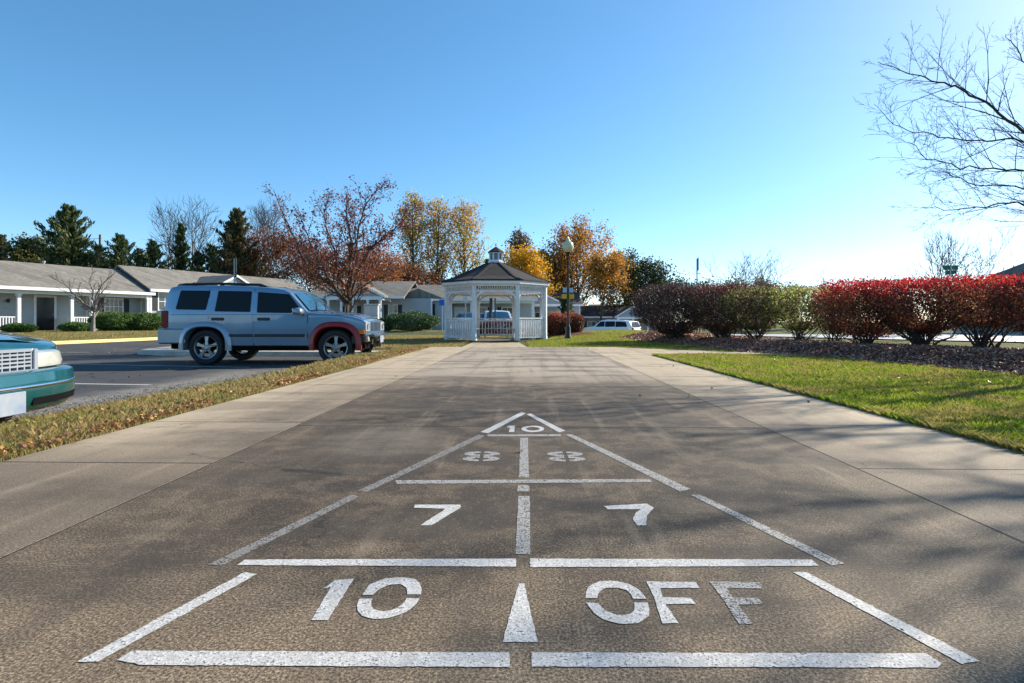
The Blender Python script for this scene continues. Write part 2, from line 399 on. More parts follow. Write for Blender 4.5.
L['box'] = leafmat('boxwood_leaves', [(.03,.075,.015),(.075,.16,.03),(.15,.24,.045)], .3)
L['juniper'] = leafmat('juniper_leaves', [(.03,.07,.025),(.06,.13,.04),(.11,.18,.05)], .25)
L['dark_hedge'] = leafmat('nearly_bare_hedge_leaves', [(.065,.032,.032),(.11,.045,.042),(.045,.032,.027),(.17,.08,.07)], .25)
L['dark_hedge_red'] = leafmat('hedge_leaves_red_above', [(.09,.042,.036),(.15,.06,.045),(.17,.16,.05)], .3, zsplit=(1.28,1.5,[(.30,.04,.035),(.15,.06,.045),(.18,.08,.06)],.5))
L['green_hedge'] = leafmat('green_hedge_leaves', [(.24,.30,.06),(.38,.43,.10),(.52,.54,.20),(.13,.17,.04),(.22,.10,.06)], .55)
L['mixed_hedge'] = leafmat('mottled_hedge_leaves', [(.16,.19,.05),(.28,.31,.08),(.18,.07,.05),(.10,.06,.04)], .5)
L['red_hedge'] = leafmat('red_hedge_leaves', [(.16,.04,.03),(.26,.07,.045),(.34,.09,.05),(.12,.075,.035),(.40,.18,.08)], .5, zsplit=(1.02,1.28,[(.62,.025,.03),(.45,.025,.03),(.70,.09,.07),(.25,.03,.025)],.35))
L['orange_hedge'] = leafmat('orange_red_hedge_leaves', [(.50,.15,.07),(.34,.09,.06),(.22,.09,.05),(.60,.28,.13),(.18,.13,.04)], .5, zsplit=(1.08,1.32,[(.62,.03,.035),(.50,.05,.04),(.32,.04,.03)],.3))
L['low_hedge'] = leafmat('low_hedge_leaves', [(.14,.04,.03),(.22,.07,.04),(.06,.06,.02)], .4, zsplit=(.72,.95,[(.55,.14,.08),(.42,.08,.06),(.35,.12,.06)],.3))
L['turf'] = leafmat('green_turf_blades', [(.16,.25,.015),(.25,.36,.02),(.36,.43,.035),(.08,.15,.012),(.42,.36,.12)], .5, clump=(1.3,(.40,.27,.12)))
L['dryturf'] = leafmat('dry_turf_blades', [(.44,.33,.15),(.30,.26,.08),(.56,.43,.21),(.17,.18,.04),(.38,.23,.11)], .45, clump=(1.6,(.22,.24,.06)))
L['fallen'] = leafmat('fallen_leaves', [(.28,.12,.05),(.40,.20,.09),(.17,.07,.035),(.55,.32,.08),(.30,.16,.09)], .15)
L['chips'] = leafmat('mulch_chips', [(.16,.055,.032),(.34,.14,.085),(.55,.26,.17),(.22,.08,.05),(.68,.42,.31)], .05)

# ------------------------------------------------------------------ terrain
DEL = math.atan(.0265); cd, sd_ = math.cos(DEL), math.sin(DEL)
def UV(u, v): return (u*cd + v*sd_, v*cd - u*sd_)
LOT = [(-4.75,-8),(-4.57,5.3),(-4.3,8.3),(-3.5,12.0),(-3.45,15.3),(-9.6,15.6),(-10.5,17),(-10.6,27),(-9.5,29),(4,29),(5,33),(4,41),(-17,41),(-18,29),(-18.6,22),(-22,19.5),(-42,17),(-42,-8)]
def sdist(poly, x, y):
    """signed distance, positive inside"""
    x = np.asarray(x, float); y = np.asarray(y, float); d = np.full(np.broadcast(x,y).shape, 1e9); ins = np.zeros(d.shape, bool)
    n = len(poly)
    for i in range(n):
        x0, y0 = poly[i]; x1, y1 = poly[(i+1)%n]; ex, ey = x1-x0, y1-y0
        t = np.clip(((x-x0)*ex + (y-y0)*ey)/(ex*ex+ey*ey), 0, 1)
        d = np.minimum(d, np.hypot(x-x0-t*ex, y-y0-t*ey))
        if y0 != y1: ins ^= ((y0 > y) != (y1 > y)) & (x < (x1-x0)*(y-y0)/(y1-y0) + x0)
    return np.where(ins, d, -d)
def smo(x, a, b):
    t = np.clip((np.asarray(x, float)-a)/(b-a), 0, 1); return t*t*(3-2*t)
LOTZ = -.21
def T(x, y):
    x = np.asarray(x, float); y = np.asarray(y, float)
    h = -.02 + .27*smo(y,16.5,26)*smo(x,-.5,3.5)*(1-smo(x,6.2,9))*(1-smo(y,29,37))
    h = h + .07*smo(y,17,25)*(1-smo(x,-.5,1.5))*(1-smo(y,27,29))
    h = h + .17*smo(y,24,31)*(1-smo(x,-19,-17.5))
    h = h - .72*smo(y,31,44)*smo(x,4,8)*(1-smo(x,40,60)) - .45*smo(y,50,68)*smo(x,4,9)
    h = h + .055*np.exp(-((x+3.0)/.45)**2)*smo(y,6,9)*(1-smo(y,13,15))
    uu = np.abs(x*cd - y*sd_); h = h - .10*smo(2.62-uu, .02, .30)*(1-smo(y, 15.3, 15.7))
    d = sdist(LOT, x, y)
    wd = np.where(y < 15.3, .75+.75*(1-smo(y, 8, 11)), .75)
    m = smo(d/wd, -1, .03)
    h = h*(1-m) + (-.229)*m
    return h
def axis(dense0, dense1, step, far0, far1):
    a = list(np.arange(dense0, dense1+1e-6, step)); s = step; v = dense0
    lo = []
    while v > far0: s *= 1.35; v -= s; lo.append(v)
    hi = []; s = step; v = dense1
    while v < far1: s *= 1.35; v += s; hi.append(v)
    return np.array(sorted(lo) + a + hi)
gx = axis(-24, 16, .3, -900, 900); gy = axis(-3, 48, .3, -200, 1200)
GXm, GYm = np.meshgrid(gx, gy); GZ = T(GXm, GYm)
me = bpy.data.meshes.new('ground'); nx, ny = len(gx), len(gy)
me.vertices.add(nx*ny); me.vertices.foreach_set('co', np.stack([GXm,GYm,GZ],-1).astype(np.float32).ravel())
ii = (np.arange(ny-1)[:,None]*nx + np.arange(nx-1)[None,:]).ravel()
fc = np.stack([ii, ii+1, ii+nx+1, ii+nx],-1).astype(np.int32)
me.loops.add(fc.size); me.loops.foreach_set('vertex_index', fc.ravel()); me.polygons.add(len(fc)); me.polygons.foreach_set('loop_start', np.arange(0, fc.size, 4, dtype=np.int32))
me.update(calc_edges=True); me.polygons.foreach_set('use_smooth', [True]*len(fc))
tag(link('ground', me, M['ground']), kind='structure')

# parking lot, painted bay lines, kerbs
b = MB(); b.add([(x,y,LOTZ) for x,y in LOT], [tuple(range(len(LOT)))]); lot = tag(b.build('parking_lot', M['asphalt']), kind='structure')
def flat_strip(name, pts, mat, parent, z):
    b = MB(); b.add([(p[0],p[1],z) for p in pts], [tuple(range(len(pts)))]); return b.build(name, mat, parent)
lz = LOTZ + .004
def lotline(pa, pb, w):
    a = Vector(G(pa[0], pa[1], LOTZ)[:2]); c = Vector(G(pb[0], pb[1], LOTZ)[:2]); d = (c-a).normalized(); n = Vector((-d.y, d.x))*(w/2)
    flat_strip('bay_line', [a-n, c-n, c+n, a+n], M['lotline'], lot, lz)
lotline((66,383.8), (150,385), .10)
lotline((62,364), (250,367.5), .09)
lotline((-60,352), (90,352.5), .09)
def kerb(name, pts, mat, w=.16, top=-.08, bottom=-.24):
    b = MB(); rows = []
    P = [Vector(p) for p in pts]
    for i, p in enumerate(P):
        d = (P[min(i+1,len(P)-1)] - P[max(i-1,0)]).normalized(); n = Vector((-d.y, d.x))
        rows.append([(p.x+n.x*o, p.y+n.y*o, z) for (o, z) in ((-w/2-.03,bottom),(-w/2,top-.03),(-w/2+.03,top),(w/2,top),(w/2+.02,bottom))])
    b.grid(rows); return tag(b.build(name, mat, smooth=True, ang=35), kind='structure')
kerb('kerb', [(-42,17.1),(-22,19.6),(-19.6,20.8),(-18.75,22),(-18.4,25),(-18.1,29),(-17.6,35),(-17,41)][::-1], M['yellow'])
kerb('kerb', [(-17,41.1),(-8,41.1),(4,41.1)], M['yellow'], top=-.09)
kerb('kerb', [(-3.4,15.3),(-9.4,15.7),(-10.2,16.2),(-10.6,17.2),(-10.7,22),(-10.7,26.8),(-10.2,28.2),(-9.3,28.9)][::-1], M['curb'], w=.8, top=-.09)
# street beyond the shrubs, its pale colour includes painted sun glare
road_c = [(70,-26),(40,3),(27,14.5),(18,26),(12.5,36),(9,46),(6,60),(3,75)]
b = MB(); rows = []
for i, p in enumerate(road_c):
    q0 = Vector(road_c[max(i-1,0)]); q1 = Vector(road_c[min(i+1,len(road_c)-1)]); d = (q1-q0).normalized(); n = Vector((-d.y, d.x))
    rows.append((Vector(p), n))
rr = []
for i in range(len(rows)-1):
    for k in range(12):
        t = k/12; c = rows[i][0].lerp(rows[i+1][0], t); n = rows[i][1].lerp(rows[i+1][1], t).normalized()
        rr.append([(c.x+n.x*o, c.y+n.y*o, float(T(c.x+n.x*o, c.y+n.y*o))+.045) for o in (-10.3,-5,0,2.5,4.6)])
b.grid(rr); tag(b.build('road', M['road'], smooth=True), kind='structure')
b = MB(); b2 = []
for r_ in rr:
    x, y, z = r_[0]; x2, y2, z2 = r_[1]; d = Vector((x-x2, y-y2)).normalized()
    b2.append([(x+d.x*o, y+d.y*o, z+h) for (o,h) in ((0,-.05),(.01,.10),(.16,.11),(.18,-.1))])
b.grid(b2); tag(b.build('kerb', M['curb'], smooth=True, ang=35), kind='structure')

# ------------------------------------------------------------------ the court slabs
def slab(mb, u0, u1, v0, v1, g=.006, top=0.0, th=.10):
    pts = [UV(u0+g,v0+g), UV(u1-g,v0+g), UV(u1-g,v1-g), UV(u0+g,v1-g)]; ins = .002
    pin = [UV(u0+g+ins,v0+g+ins), UV(u1-g-ins,v0+g+ins), UV(u1-g-ins,v1-g-ins), UV(u0+g+ins,v1-g-ins)]
    vs = [(*p, top-th) for p in pts] + [(*p, top-.002) for p in pts] + [(*p, top) for p in pin]
    fs = [(8,9,10,11)]
    for r in (0, 4):
        for i in range(4): fs.append((r+i, r+(i+1)%4, r+4+(i+1)%4, r+4+i))
    mb.add(vs, fs)
b = MB(); vc = [-3,-.5,1.52-.9,3.79,4.93,7.2,9.5,11.8,14.1,15.95]
for i in range(len(vc)-1): slab(b, -1.56, 1.575, vc[i], vc[i+1], g=.004)
court = tag(b.build('court_slab', M['court']), kind='structure')
b = MB(); b.add([(*UV(-2.6,-3),-.0012),(*UV(2.6,-3),-.0012),(*UV(2.6,15.8),-.0012),(*UV(-2.6,15.8),-.0012)],[(0,1,2,3)]); tag(b.build('joint_dirt', M['joint']), kind='structure')
b = MB(); vl = [-3,-.7,.45,1.6,2.77,3.92,5.1,6.25,7.4,8.55,9.7,10.85,12,13.15,14.3,15.9]
for i in range(len(vl)-1): slab(b, -2.64 - (.25 if vl[i] > 9 else 0)*(min(1,(vl[i]-9)/4)), -1.56, vl[i], vl[i+1], g=.005)
tag(b.build('left_walk', M['walk']), kind='structure')
b = MB()
for i in range(len(vl)-1): slab(b, 1.575, 2.66, vl[i]-.02, vl[i+1]-.02, g=.004)
# the walk that branches off to the right
br = [[(*UV(2.662,12.0),0),(*UV(2.662,15.86),0)],[(3.4,12.35,0),(3.5,14.9,0)],[(4.4,12.6,0),(4.7,13.9,0)],[(5.4,12.2,0),(5.75,12.9,0)],[(6.4,11.1,0),(6.8,11.7,0)]]
br = [[(r[0][0],r[0][1],-.1), r[0], r[1], (r[1][0],r[1][1],-.1)] for r in br]
b.grid(br)
tag(b.build('right_walk', M['walk']), kind='structure')
b = MB(); b.add([(-1.42,15.98,-.004),(.42,15.98,-.004),(.22,19.95,-.004),(-1.36,19.95,-.004),(-1.42,15.98,-.1),(.42,15.98,-.1),(.22,19.95,-.1),(-1.36,19.95,-.1)],
      [(0,1,2,3),(4,5,1,0),(5,6,2,1),(6,7,3,2),(7,4,0,3)]); tag(b.build('gazebo_path', M['walk']), kind='structure')

# painted court markings: real paint sheets just over the slab
def jag(poly, rj):
    out = []; n = len(poly); W_ = [Vector(G(*p)[:2]) for p in poly]
    for i in range(n):
        a, c = W_[i], W_[(i+1)%n]; d = c-a; L_ = d.length; m = max(1, int(L_/.014)); nn = Vector((-d.y, d.x)).normalized()
        for k in range(m):
            q = a+d*(k/m)+(nn*rj.gauss(0,.0008) if k else nn*0); out.append((CX+q.x*F/q.y, HZ+CH*F/q.y))
    return out
def mark(name, polys, mat):
    b = MB(); rj = random.Random(len(bpy.data.objects))
    for poly in polys:
        if len(polys) < 6:      # brushed edges are never ruler straight
            poly = jag(poly, rj)
        b.add([G(x, y, .0016) for x, y in poly], [tuple(range(len(poly)))])
    return b.build(name, mat, court)
def strip_px(outer, inner):      # matched outer/inner chains -> quads
    n = len(outer); return [[outer[i], outer[i+1], inner[i+1], inner[i]] for i in range(n-1)]
def cv(ox, oy, s, pts): return [(ox + x/s, oy + y/s) for x, y in pts]
def resample(ch, n):
    L_ = [0]
    for i in range(1, len(ch)): L_.append(L_[-1] + math.dist(ch[i], ch[i-1]))
    out = []
    for k in range(n):
        t = L_[-1]*k/(n-1); i = max(j for j in range(len(L_)) if L_[j] <= t+1e-9); i = min(i, len(ch)-2)
        f = (t-L_[i])/(L_[i+1]-L_[i]); out.append((ch[i][0]*(1-f)+ch[i+1][0]*f, ch[i][1]*(1-f)+ch[i+1][1]*f))
    return out
def arcs(a, b_, n=14): return strip_px(resample(a, n), resample(b_, n))
mark('painted_line', [[(117,660),(132,650.5),(509,652.3),(510,667),(145,664.8)]], M['paint'])
mark('painted_line', [[(531.6,652.3),(926,653.2),(942,663),(938,667.5),(531.6,666.5)]], M['paint'])
mark('painted_line', [[(77,661.5),(98,661.5),(257,574),(245,572)]], M['paint'])
mark('painted_line', [[(793,572),(806,572),(980,661),(962,664)]], M['paint'])
mark('painted_line', [[(237,565),(245,559.5),(516,558.5),(516,566.5)]], M['paint'])
mark('painted_line', [[(530,558.5),(812,559.5),(819,565.8),(530,567)]], M['paint'])
mark('painted_line', [[(352,494.5),(358.5,496.8),(223,565),(208,564.5)]], M['paint_grey'])
mark('painted_line', [[(479,434.5),(485,436),(367,492),(358,490.5)]], M['paint_grey'])
mark('painted_line', [[(521.5,412),(526,413.2),(488,433.2),(480.5,432)]], M['paint'])
mark('painted_line', [[(526.5,414.2),(530.5,413.5),(565.5,430.8),(559,432.3)]], M['paint'])
mark('painted_line', [[(565.5,434.5),(571.5,434),(691,489),(680,491.3)]], M['paint_worn'])
mark('painted_line', [[(690.5,494.8),(700,494.5),(845,563.5),(832,565.3)]], M['paint_worn'])
mark('painted_line', [[(395,480.2),(650,479),(652,482),(397,483.8)]], M['paint_worn'])
mark('painted_line', [[(487.5,434.4),(560.5,434.2),(561,436.2),(487.5,436.3)]], M['paint_worn'])
mark('painted_line', [[(520.3,437.8),(528,437.8),(528.8,477.5),(519,477.5)]], M['paint_worn'])
mark('painted_line', [[(519,485),(528,485),(529.6,487),(529.3,491.4),(517.3,491.4),(517.8,487)]], M['paint_worn'])
mark('painted_line', [[(518.3,496),(529.7,496),(530.2,554),(515.6,554)]], M['paint_worn'])
mark('painted_line', [[(505,351.6),(566,351.6),(566,352.5),(505,352.5)]], M['paint_faint'])
mark('painted_arrow', [cv(300,560,3.938,[(862,92),(884,92),(936,323),(797,323)])], M['paint'])
c1 = lambda p: cv(300,560,3.938,p); c2 = lambda p: cv(560,560,3.938,p); c3 = lambda p: cv(400,400,3.938,p)
mark('painted_digit', [c1([(44,236),(122,106),(212,73),(110,236)]), c1([(122,106),(92,112),(140,78),(212,73)])], M['paint'])
mark('painted_digit', arcs(c1([(245,137),(272,97),(330,73),(400,67),(455,75),(480,100),(477,135)]), c1([(288,137),(310,115),(350,97),(395,94),(418,108),(422,120),(422,135)]))
     + arcs(c1([(234,152),(220,185),(235,215),(280,232),(340,230),(410,210),(455,178),(472,150)]), c1([(287,152),(277,172),(287,192),(320,202),(360,198),(396,180),(412,165),(420,150)])), M['paint'])
mark('painted_letter', arcs(c2([(100,150),(105,110),(145,85),(210,80),(275,95),(320,122),(340,152)]), c2([(147,150),(150,130),(175,110),(225,108),(262,118),(280,135),(288,152)]))
     + arcs(c2([(103,167),(130,205),(170,235),(240,252),(310,248),(350,220),(352,190),(345,167)]), c2([(150,170),(166,187),(185,202),(225,216),(262,216),(290,205),(295,190),(292,167)])), M['paint'])
def Fpoly(a, b_, c_, d): return a
mark('painted_letter', [c2([(340,84),(535,86),(550,110),(395,110)]), c2([(340,84),(395,110),(403,146),(415,174),(468,248),(404,250),(372,150)]), c2([(403,146),(515,148),(534,172),(415,174)])], M['paint'])
mark('painted_letter', [c2([(588,84),(785,87),(800,112),(655,110)]), c2([(588,84),(655,110),(680,148),(700,176),(760,250),(705,251),(640,150)]), c2([(680,148),(782,149),(800,173),(700,176)])], M['paint_worn'])
mark('painted_digit', [c3([(58,412),(238,412),(238,424),(180,428),(55,424)]), c3([(180,428),(238,424),(125,493),(80,493)])], M['paint'])
mark('painted_digit', [c3([(802,417),(972,408),(950,430),(818,430)]), c3([(972,408),(1000,424),(972,455),(968,493),(935,494),(917,468),(928,444),(950,430)])], M['paint'])
def ring8(cxp, cyp):
    c = G(cxp, cyp); out = []
    for cy in (-.054, .054):
        for sgn in (-1, 1):
            o = []; i_ = []
            for k in range(13):
                t = -math.pi/2 + math.pi*k/12
                o.append((c[0]+sgn*(.010+.085*math.cos(t)), c[1]+cy+.0535*math.sin(t), .0016)); i_.append((c[0]+sgn*(.010+.033*math.cos(t)), c[1]+cy+.017*math.sin(t), .0016))
            for k in range(12): out.append([o[k],o[k+1],i_[k+1],i_[k]])
    return out
for p in ((481.7,456.4),(566,456.6)):
    b = MB()
    for q in ring8(*p): b.add(q, [(0,1,2,3)])
    b.build('painted_digit', M['paint_worn'], court)
mark('painted_digit', [c3([(418,107),(430,101),(452,101),(450,126),(428,126),(433,108)])], M['paint'])
ringo = [(523+45*math.cos(t), 113.5+12.5*math.sin(t)) for t in [math.pi*k/10 for k in range(21)]]
ringi = [(523+27*math.cos(t), 113.3+7*math.sin(t)) for t in [math.pi*k/10 for k in range(21)]]
mark('painted_digit', strip_px(c3(ringo), c3(ringi)), M['paint'])
# ------------------------------------------------------------------ vehicles
def interp(pts):
    xs = [p[0] for p in pts]; ys = [p[1] for p in pts]
    return lambda x: float(np.interp(x, xs, ys))
def car_shell(xs, zb, zt, yw, nz=9, ny=5, crown=.03, er=.035):
    b = MB(); rows = []
    for x in xs:
        lo, hi = zb(x), zt(x); lo = min(lo, hi-.02); half = []
        for k in range(nz+1):
            z = lo + (hi-er-lo)*k/nz; half.append((yw(x, z), z))
        y0 = yw(x, hi-er); 
        half.append((y0-er*.3, hi-er*.3)); half.append((y0-er, hi)); yt = y0-er
        for k in range(1, ny+1):
            f = 1-k/ny; half.append((max(yt*f, 0), hi + crown*(1-f*f)))
        ring = [(x, -y, z) for y, z in half] + [(x, y, z) for y, z in half[:-1][::-1]]
        rows.append(ring)
    b.grid(rows)
    n = len(rows[0]); m = (len(rows)-1)*n
    for base in (0, m):
        for k in range(n//2): b.f.append((base+k, base+k+1, base+n-2-k, base+n-1-k)) if k+1 < n-2-k else None
    return b
def side_panel(poly, yw, off, th, name, mat, parent, x0=0, side=-1, chamf=.02, sub=1):
    """poly: (x,z) corners on the side of the body; follows its slope, stands 'off' proud of it"""
    pts = []
    n = len(poly)
    for i in range(n):
        p, a, c = Vector(poly[i]), Vector(poly[i-1]), Vector(poly[(i+1)%n])
        ch = min(chamf, (a-p).length*.4, (c-p).length*.4)
        q0 = p+(a-p).normalized()*ch; q1 = p+(c-p).normalized()*ch
        pts += [q0, (q0+q1)/2*.55+p*.45, q1]
    b = MB(); m = len(pts)
    out = [(p.x, side*(yw(p.x,p.y)+off), p.y) for p in pts]; inn = [(p.x, side*(yw(p.x,p.y)+off-th), p.y) for p in pts]
    b.add(inn+out, [tuple(range(m-1,-1,-1)), tuple(range(m,2*m))] + [(i,(i+1)%m,m+(i+1)%m,m+i) for i in range(m)])
    return b.build(name, mat, parent)
def patch_door(xa, xb, zlo, ztop, yw, off, name, mat, parent, side=-1, nx_=14, nz_=10):
    b = MB(); rows = []
    for i in range(nx_+1):
        x = xa+(xb-xa)*i/nx_; lo = zlo(x); r = []
        r.append((x, side*(yw(x,lo)-.01), lo))
        for k in range(nz_+1):
            z = lo+(ztop-lo)*k/nz_; r.append((x, side*(yw(x,z)+off), z))
        r.append((x, side*(yw(x,ztop)-.01), ztop)); rows.append(r)
    rows = [[(rows[0][0][0], side*(abs(p[1])-.012), p[2]) for p in rows[0]]] + rows + [[(rows[-1][0][0], side*(abs(p[1])-.012), p[2]) for p in rows[-1]]]
    b.grid(rows); return b.build(name, mat, parent, smooth=True, ang=40)
def wheel(parent, x, y, r, side, rim_r=None, w=.23, spokes=5, steer=0):
    """side -1: outer face towards -y"""
    rim_r = rim_r or r*.66
    hub = MB(); s = side
    hub.lathe([(.0,s*.02),(rim_r*.55,s*.02),(rim_r*.55,s*-.04),(0,s*-.04)], 16, axis='y')
    h = hub.build('wheel', M['under'], parent, (x, y, r)); h.rotation_euler = (0,0,steer)
    b = MB(); hw = w/2
    b.lathe([(rim_r,s*-hw*.8),(rim_r*1.12,s*-hw),(r*.93,s*-hw),(r*.985,s*-hw*.75),(r,s*-hw*.35),(r,s*hw*.35),(r*.985,s*hw*.75),(r*.93,s*hw),(rim_r*1.12,s*hw*1.02),(rim_r,s*hw*.85)], 36, axis='y')
    for k in range(44):      # tread blocks
        t = 2*math.pi*k/44; c, sn = math.cos(t), math.sin(t); q = 2*math.pi*(k+.55)/44; c2_, s2_ = math.cos(q), math.sin(q)
        for ya in (-hw*.7, hw*.1):
            b.add([(r*.99*c,ya,r*.99*sn),(r*.99*c2_,ya,r*.99*s2_),(r*.99*c2_,ya+hw*.6,r*.99*s2_),(r*.99*c,ya+hw*.6,r*.99*sn),
                   (r*1.012*c,ya,r*1.012*sn),(r*1.012*c2_,ya,r*1.012*s2_),(r*1.012*c2_,ya+hw*.6,r*1.012*s2_),(r*1.012*c,ya+hw*.6,r*1.012*sn)],
                  [(4,5,6,7),(0,1,5,4),(1,2,6,5),(2,3,7,6),(3,0,4,7)])
    b.build('tyre', M['rubber'], h, smooth=True, ang=35)
    b = MB(); y1 = s*hw*.8
    b.lathe([(rim_r*1.03,y1+s*.004),(rim_r*1.0,y1+s*.012),(rim_r*.93,y1+s*.004),(rim_r*.90,y1-s*.05),(rim_r*.88,-s*hw*.4)], 36, axis='y')
    b.lathe([(0,y1-s*.0),(rim_r*.16,y1-s*.0),(rim_r*.22,y1-s*.012),(rim_r*.24,y1-s*.045)], 18, axis='y')
    for k in range(spokes):
        t = 2*math.pi*(k+.25)/spokes; 
        d = Vector((math.cos(t),0,math.sin(t))); p = Vector((-math.sin(t),0,math.cos(t)))
        ro = [(rim_r*.15, rim_r*.15, 0.0), (rim_r*.5, rim_r*.13, .006), (rim_r*.94, rim_r*.21, .012)]
        rows = []
        for (rr_, ww, dp) in ro:
            c = d*rr_; y = y1 - s*(.010+dp)
            rows.append([tuple(c - p*ww + Vector((0, y-s*.03, 0))), tuple(c - p*ww*.8 + Vector((0,y,0))), tuple(c + p*ww*.8 + Vector((0,y,0))), tuple(c + p*ww + Vector((0,y-s*.03,0)))])
        b.grid(rows)
    for k in range(5):
        t = 2*math.pi*(k+.75)/5; b.lathe([(0,s*.012),(.012,s*.01),(.012,0)], 6, (rim_r*.33*math.cos(t), y1-s*.01, rim_r*.33*math.sin(t)), 'y')
    b.build('rim', M['alloy'], h, smooth=True, ang=35)
    return h

# --- silver-blue four-wheel-drive wagon
S_ = .021164
def PX(px): return (px-270)*S_
def PZ(py): return (365-py)*S_
suv = empty('sport_utility_vehicle', (-5.12, 12.95, LOTZ), 0, 'silver-blue boxy sport utility vehicle with a dark red front fender flare and black roof rails', 'car')
szt = interp([(PX(a), PZ(b_)) for a, b_ in [(160.5,322),(161.3,312),(163,300),(165.5,290.5),(168.5,286.8),(175,285.4),(230,285.2),(265,287),(282,289.3),(288,292),(307,312),(318,313.3),(340,314.5),(352,316.6),(361,319.5),(364.5,322.5)]])
ARC = lambda t, r: r*(abs(math.cos(t))**2.7+abs(math.sin(t))**2.7)**(-1/2.7)
WX = (PX(204.5), PX(334.5)); AR = .445
def arch_top(dx, r, cz=.36):
    if abs(dx) >= r: return -9
    return cz + r*(max(0, 1-abs(dx/r)**2.7))**(1/2.7)
def szb(x):
    base = .40 if x < PX(345) else .62
    if x < PX(188): base = .74
    return max([base] + [arch_top(x-w, AR) for w in WX])
def syw(x, z):
    w = .93 - max(0, z-1.10)*.14
    if x > PX(300): w -= .055*((x-PX(300))/1.36)**1.6
    if x < PX(175): w -= .06*((PX(175)-x)/.3)**2
    if z < .75: w -= (.75-z)*.06
    return w
xs = sorted(set([PX(160.5), PX(161), PX(161.3), PX(163), PX(165.5), PX(168.5)] + list(np.linspace(PX(170), PX(364.5), 120)) + [w+s*AR*f for w in WX for s in (-1,1) for f in (1.001,.998,.985,.96,.92)]))
car_shell(xs, szb, szt, syw, crown=.045, er=.04).build('body', M['suv'], suv, smooth=True, ang=38)
b = MB(); b.box(PX(164), PX(362), -.70, .70, .33, .80); b.box(PX(228), PX(312), -.86, .86, .30, .46); b.box(PX(190),PX(225),-.72,.72,.6,.95); b.box(PX(312),PX(356),-.72,.72,.6,.93)
b.tube([(PX(204),-.7,.36),(PX(204),.7,.36)], .05, 8); b.tube([(PX(200),.35,.30),(PX(160),.35,.30)], .03, 8, cap=True); b.build('underbody', M['under'], suv)
for side in (-1, 1):
    b = None
    # doors with their windows and handles
    dr = patch_door(PX(208), PX(252.3), lambda x: max(.415, arch_top(x-WX[0], AR+.125)), PZ(314), syw, .006, 'door', M['suv'], suv, side)
    df = patch_door(PX(253.7), PX(306.5), lambda x: max(.415, arch_top(x-WX[1], AR+.125)), PZ(314.5), syw, .006, 'door', M['suv'], suv, side)
    for d_, hx in ((dr, (211.5, 223)), (df, (257.5, 269))):
        b = MB(); y = side*(syw(0,.98)+.012); b.box(PX(hx[0]), PX(hx[1]), min(y, y+side*.03), max(y, y+side*.03), PZ(320.5), PZ(317.6), .008); b.build('handle', M['black'], d_)
    for poly, d_ in (([(217,290.8),(249.6,291.5),(249,311.6),(214.5,311)], dr), ([(257,292),(287.5,294.3),(302,312.6),(257,312.2)], df)):
        p_ = [(PX(a), PZ(c)) for a, c in poly]
        side_panel([(PX(a)+ (a-sum(q[0] for q in poly)/4)*.0009, PZ(c)+(300.5-c)*.0009) for a, c in poly], syw, .003, .02, 'window_seal', M['black'], d_, side=side)
        side_panel(p_, syw, .007, .02, 'window', M['glass'], d_, side=side, chamf=.03)
    side_panel([(PX(a), PZ(c)) for a, c in [(178.5,290.2),(208.5,290.5),(205,309.9),(174.6,309.4)]], syw, .006, .02, 'window', M['glass'], suv, side=side, chamf=.03)
    b = MB(); b.M = None
    for (xa, xb) in ((PX(228.5), PX(252)), (PX(254), PX(304))):
        y = side*(syw(0,.62)+.008); b.box(xa, xb, min(y,y+side*.022), max(y,y+side*.022), PZ(336.8), PZ(334.2), .006)
    b.build('side_moulding', M['black'], suv)
    for gx0, za in ((252.98, .41), (307.2, .55), (207.6, .98)):
        side_panel([(PX(gx0)-.006, za), (PX(gx0)+.006, za), (PX(gx0)+.006, PZ(289 if gx0 < 260 else 314)), (PX(gx0)-.006, PZ(289 if gx0 < 260 else 314))], syw, .0045, .02, 'door_gap', M['under'], suv, side=side, chamf=.001)
    side_panel([(PX(208), .402), (PX(306), .402), (PX(306), .412), (PX(208), .412)], syw, .006, .02, 'door_gap', M['under'], suv, side=side, chamf=.001)
    # belt crease
    b = MB(); b.tube([(PX(a), side*(syw(PX(a), PZ(315.5))+.004), PZ(314.6)) for a in (170,207,252,300,340,358)], .006, 6); b.build('belt_line', M['suv'], suv)
    for wi, (wx, m_) in enumerate(zip(WX, (M['flare'], M['red_flare'] if side == -1 else M['flare']))):
        b = MB(); rows = []
        for k in range(33):
            t = R(-6) + R(192)*k/32; c, s = math.cos(t), math.sin(t)
            r0 = ARC(t, AR); r1 = ARC(t, AR+.115)
            def P_(r, y): return (wx+r*c, side*y, .36+r*s)
            yb = syw(wx, .7)
            if .36+r1*s < .37: pass
            rows.append([P_(r0-.012, yb-.14), P_(r0, yb+.045), P_(r0+.02, yb+.058), P_(r0*.35+r1*.65, yb+.045), P_(r1, yb+.012), P_(r1, yb-.03)])
        b.grid(rows); f_ = b.build('fender_flare', m_, suv, smooth=True, ang=40)
        if m_ is M['red_flare']: f_['label'] = 'dark red fender flare'
    # tail lamp, rail, mirror, headlamp
    b = MB(); y = side*.93; b.box(PX(160.2), PX(166.5), min(y, y-side*.16), max(y,y-side*.16)+.0, PZ(328), PZ(310.5), .02); b.build('tail_light', M['red_lens'], suv)
    b = MB(); yy = side*.69
    b.tube([(PX(a), yy, PZ(c)) for a, c in ((170,287.5),(172,284.6),(178,283.6),(215,282.8),(255,284.0),(262,286.5))], .028, 8, cap=True)
    for a in (176,216,256): b.cbox((PX(a), yy, PZ(285.5)), (.09,.045,.07), .01)
    b.build('roof_rail', M['black'], suv)
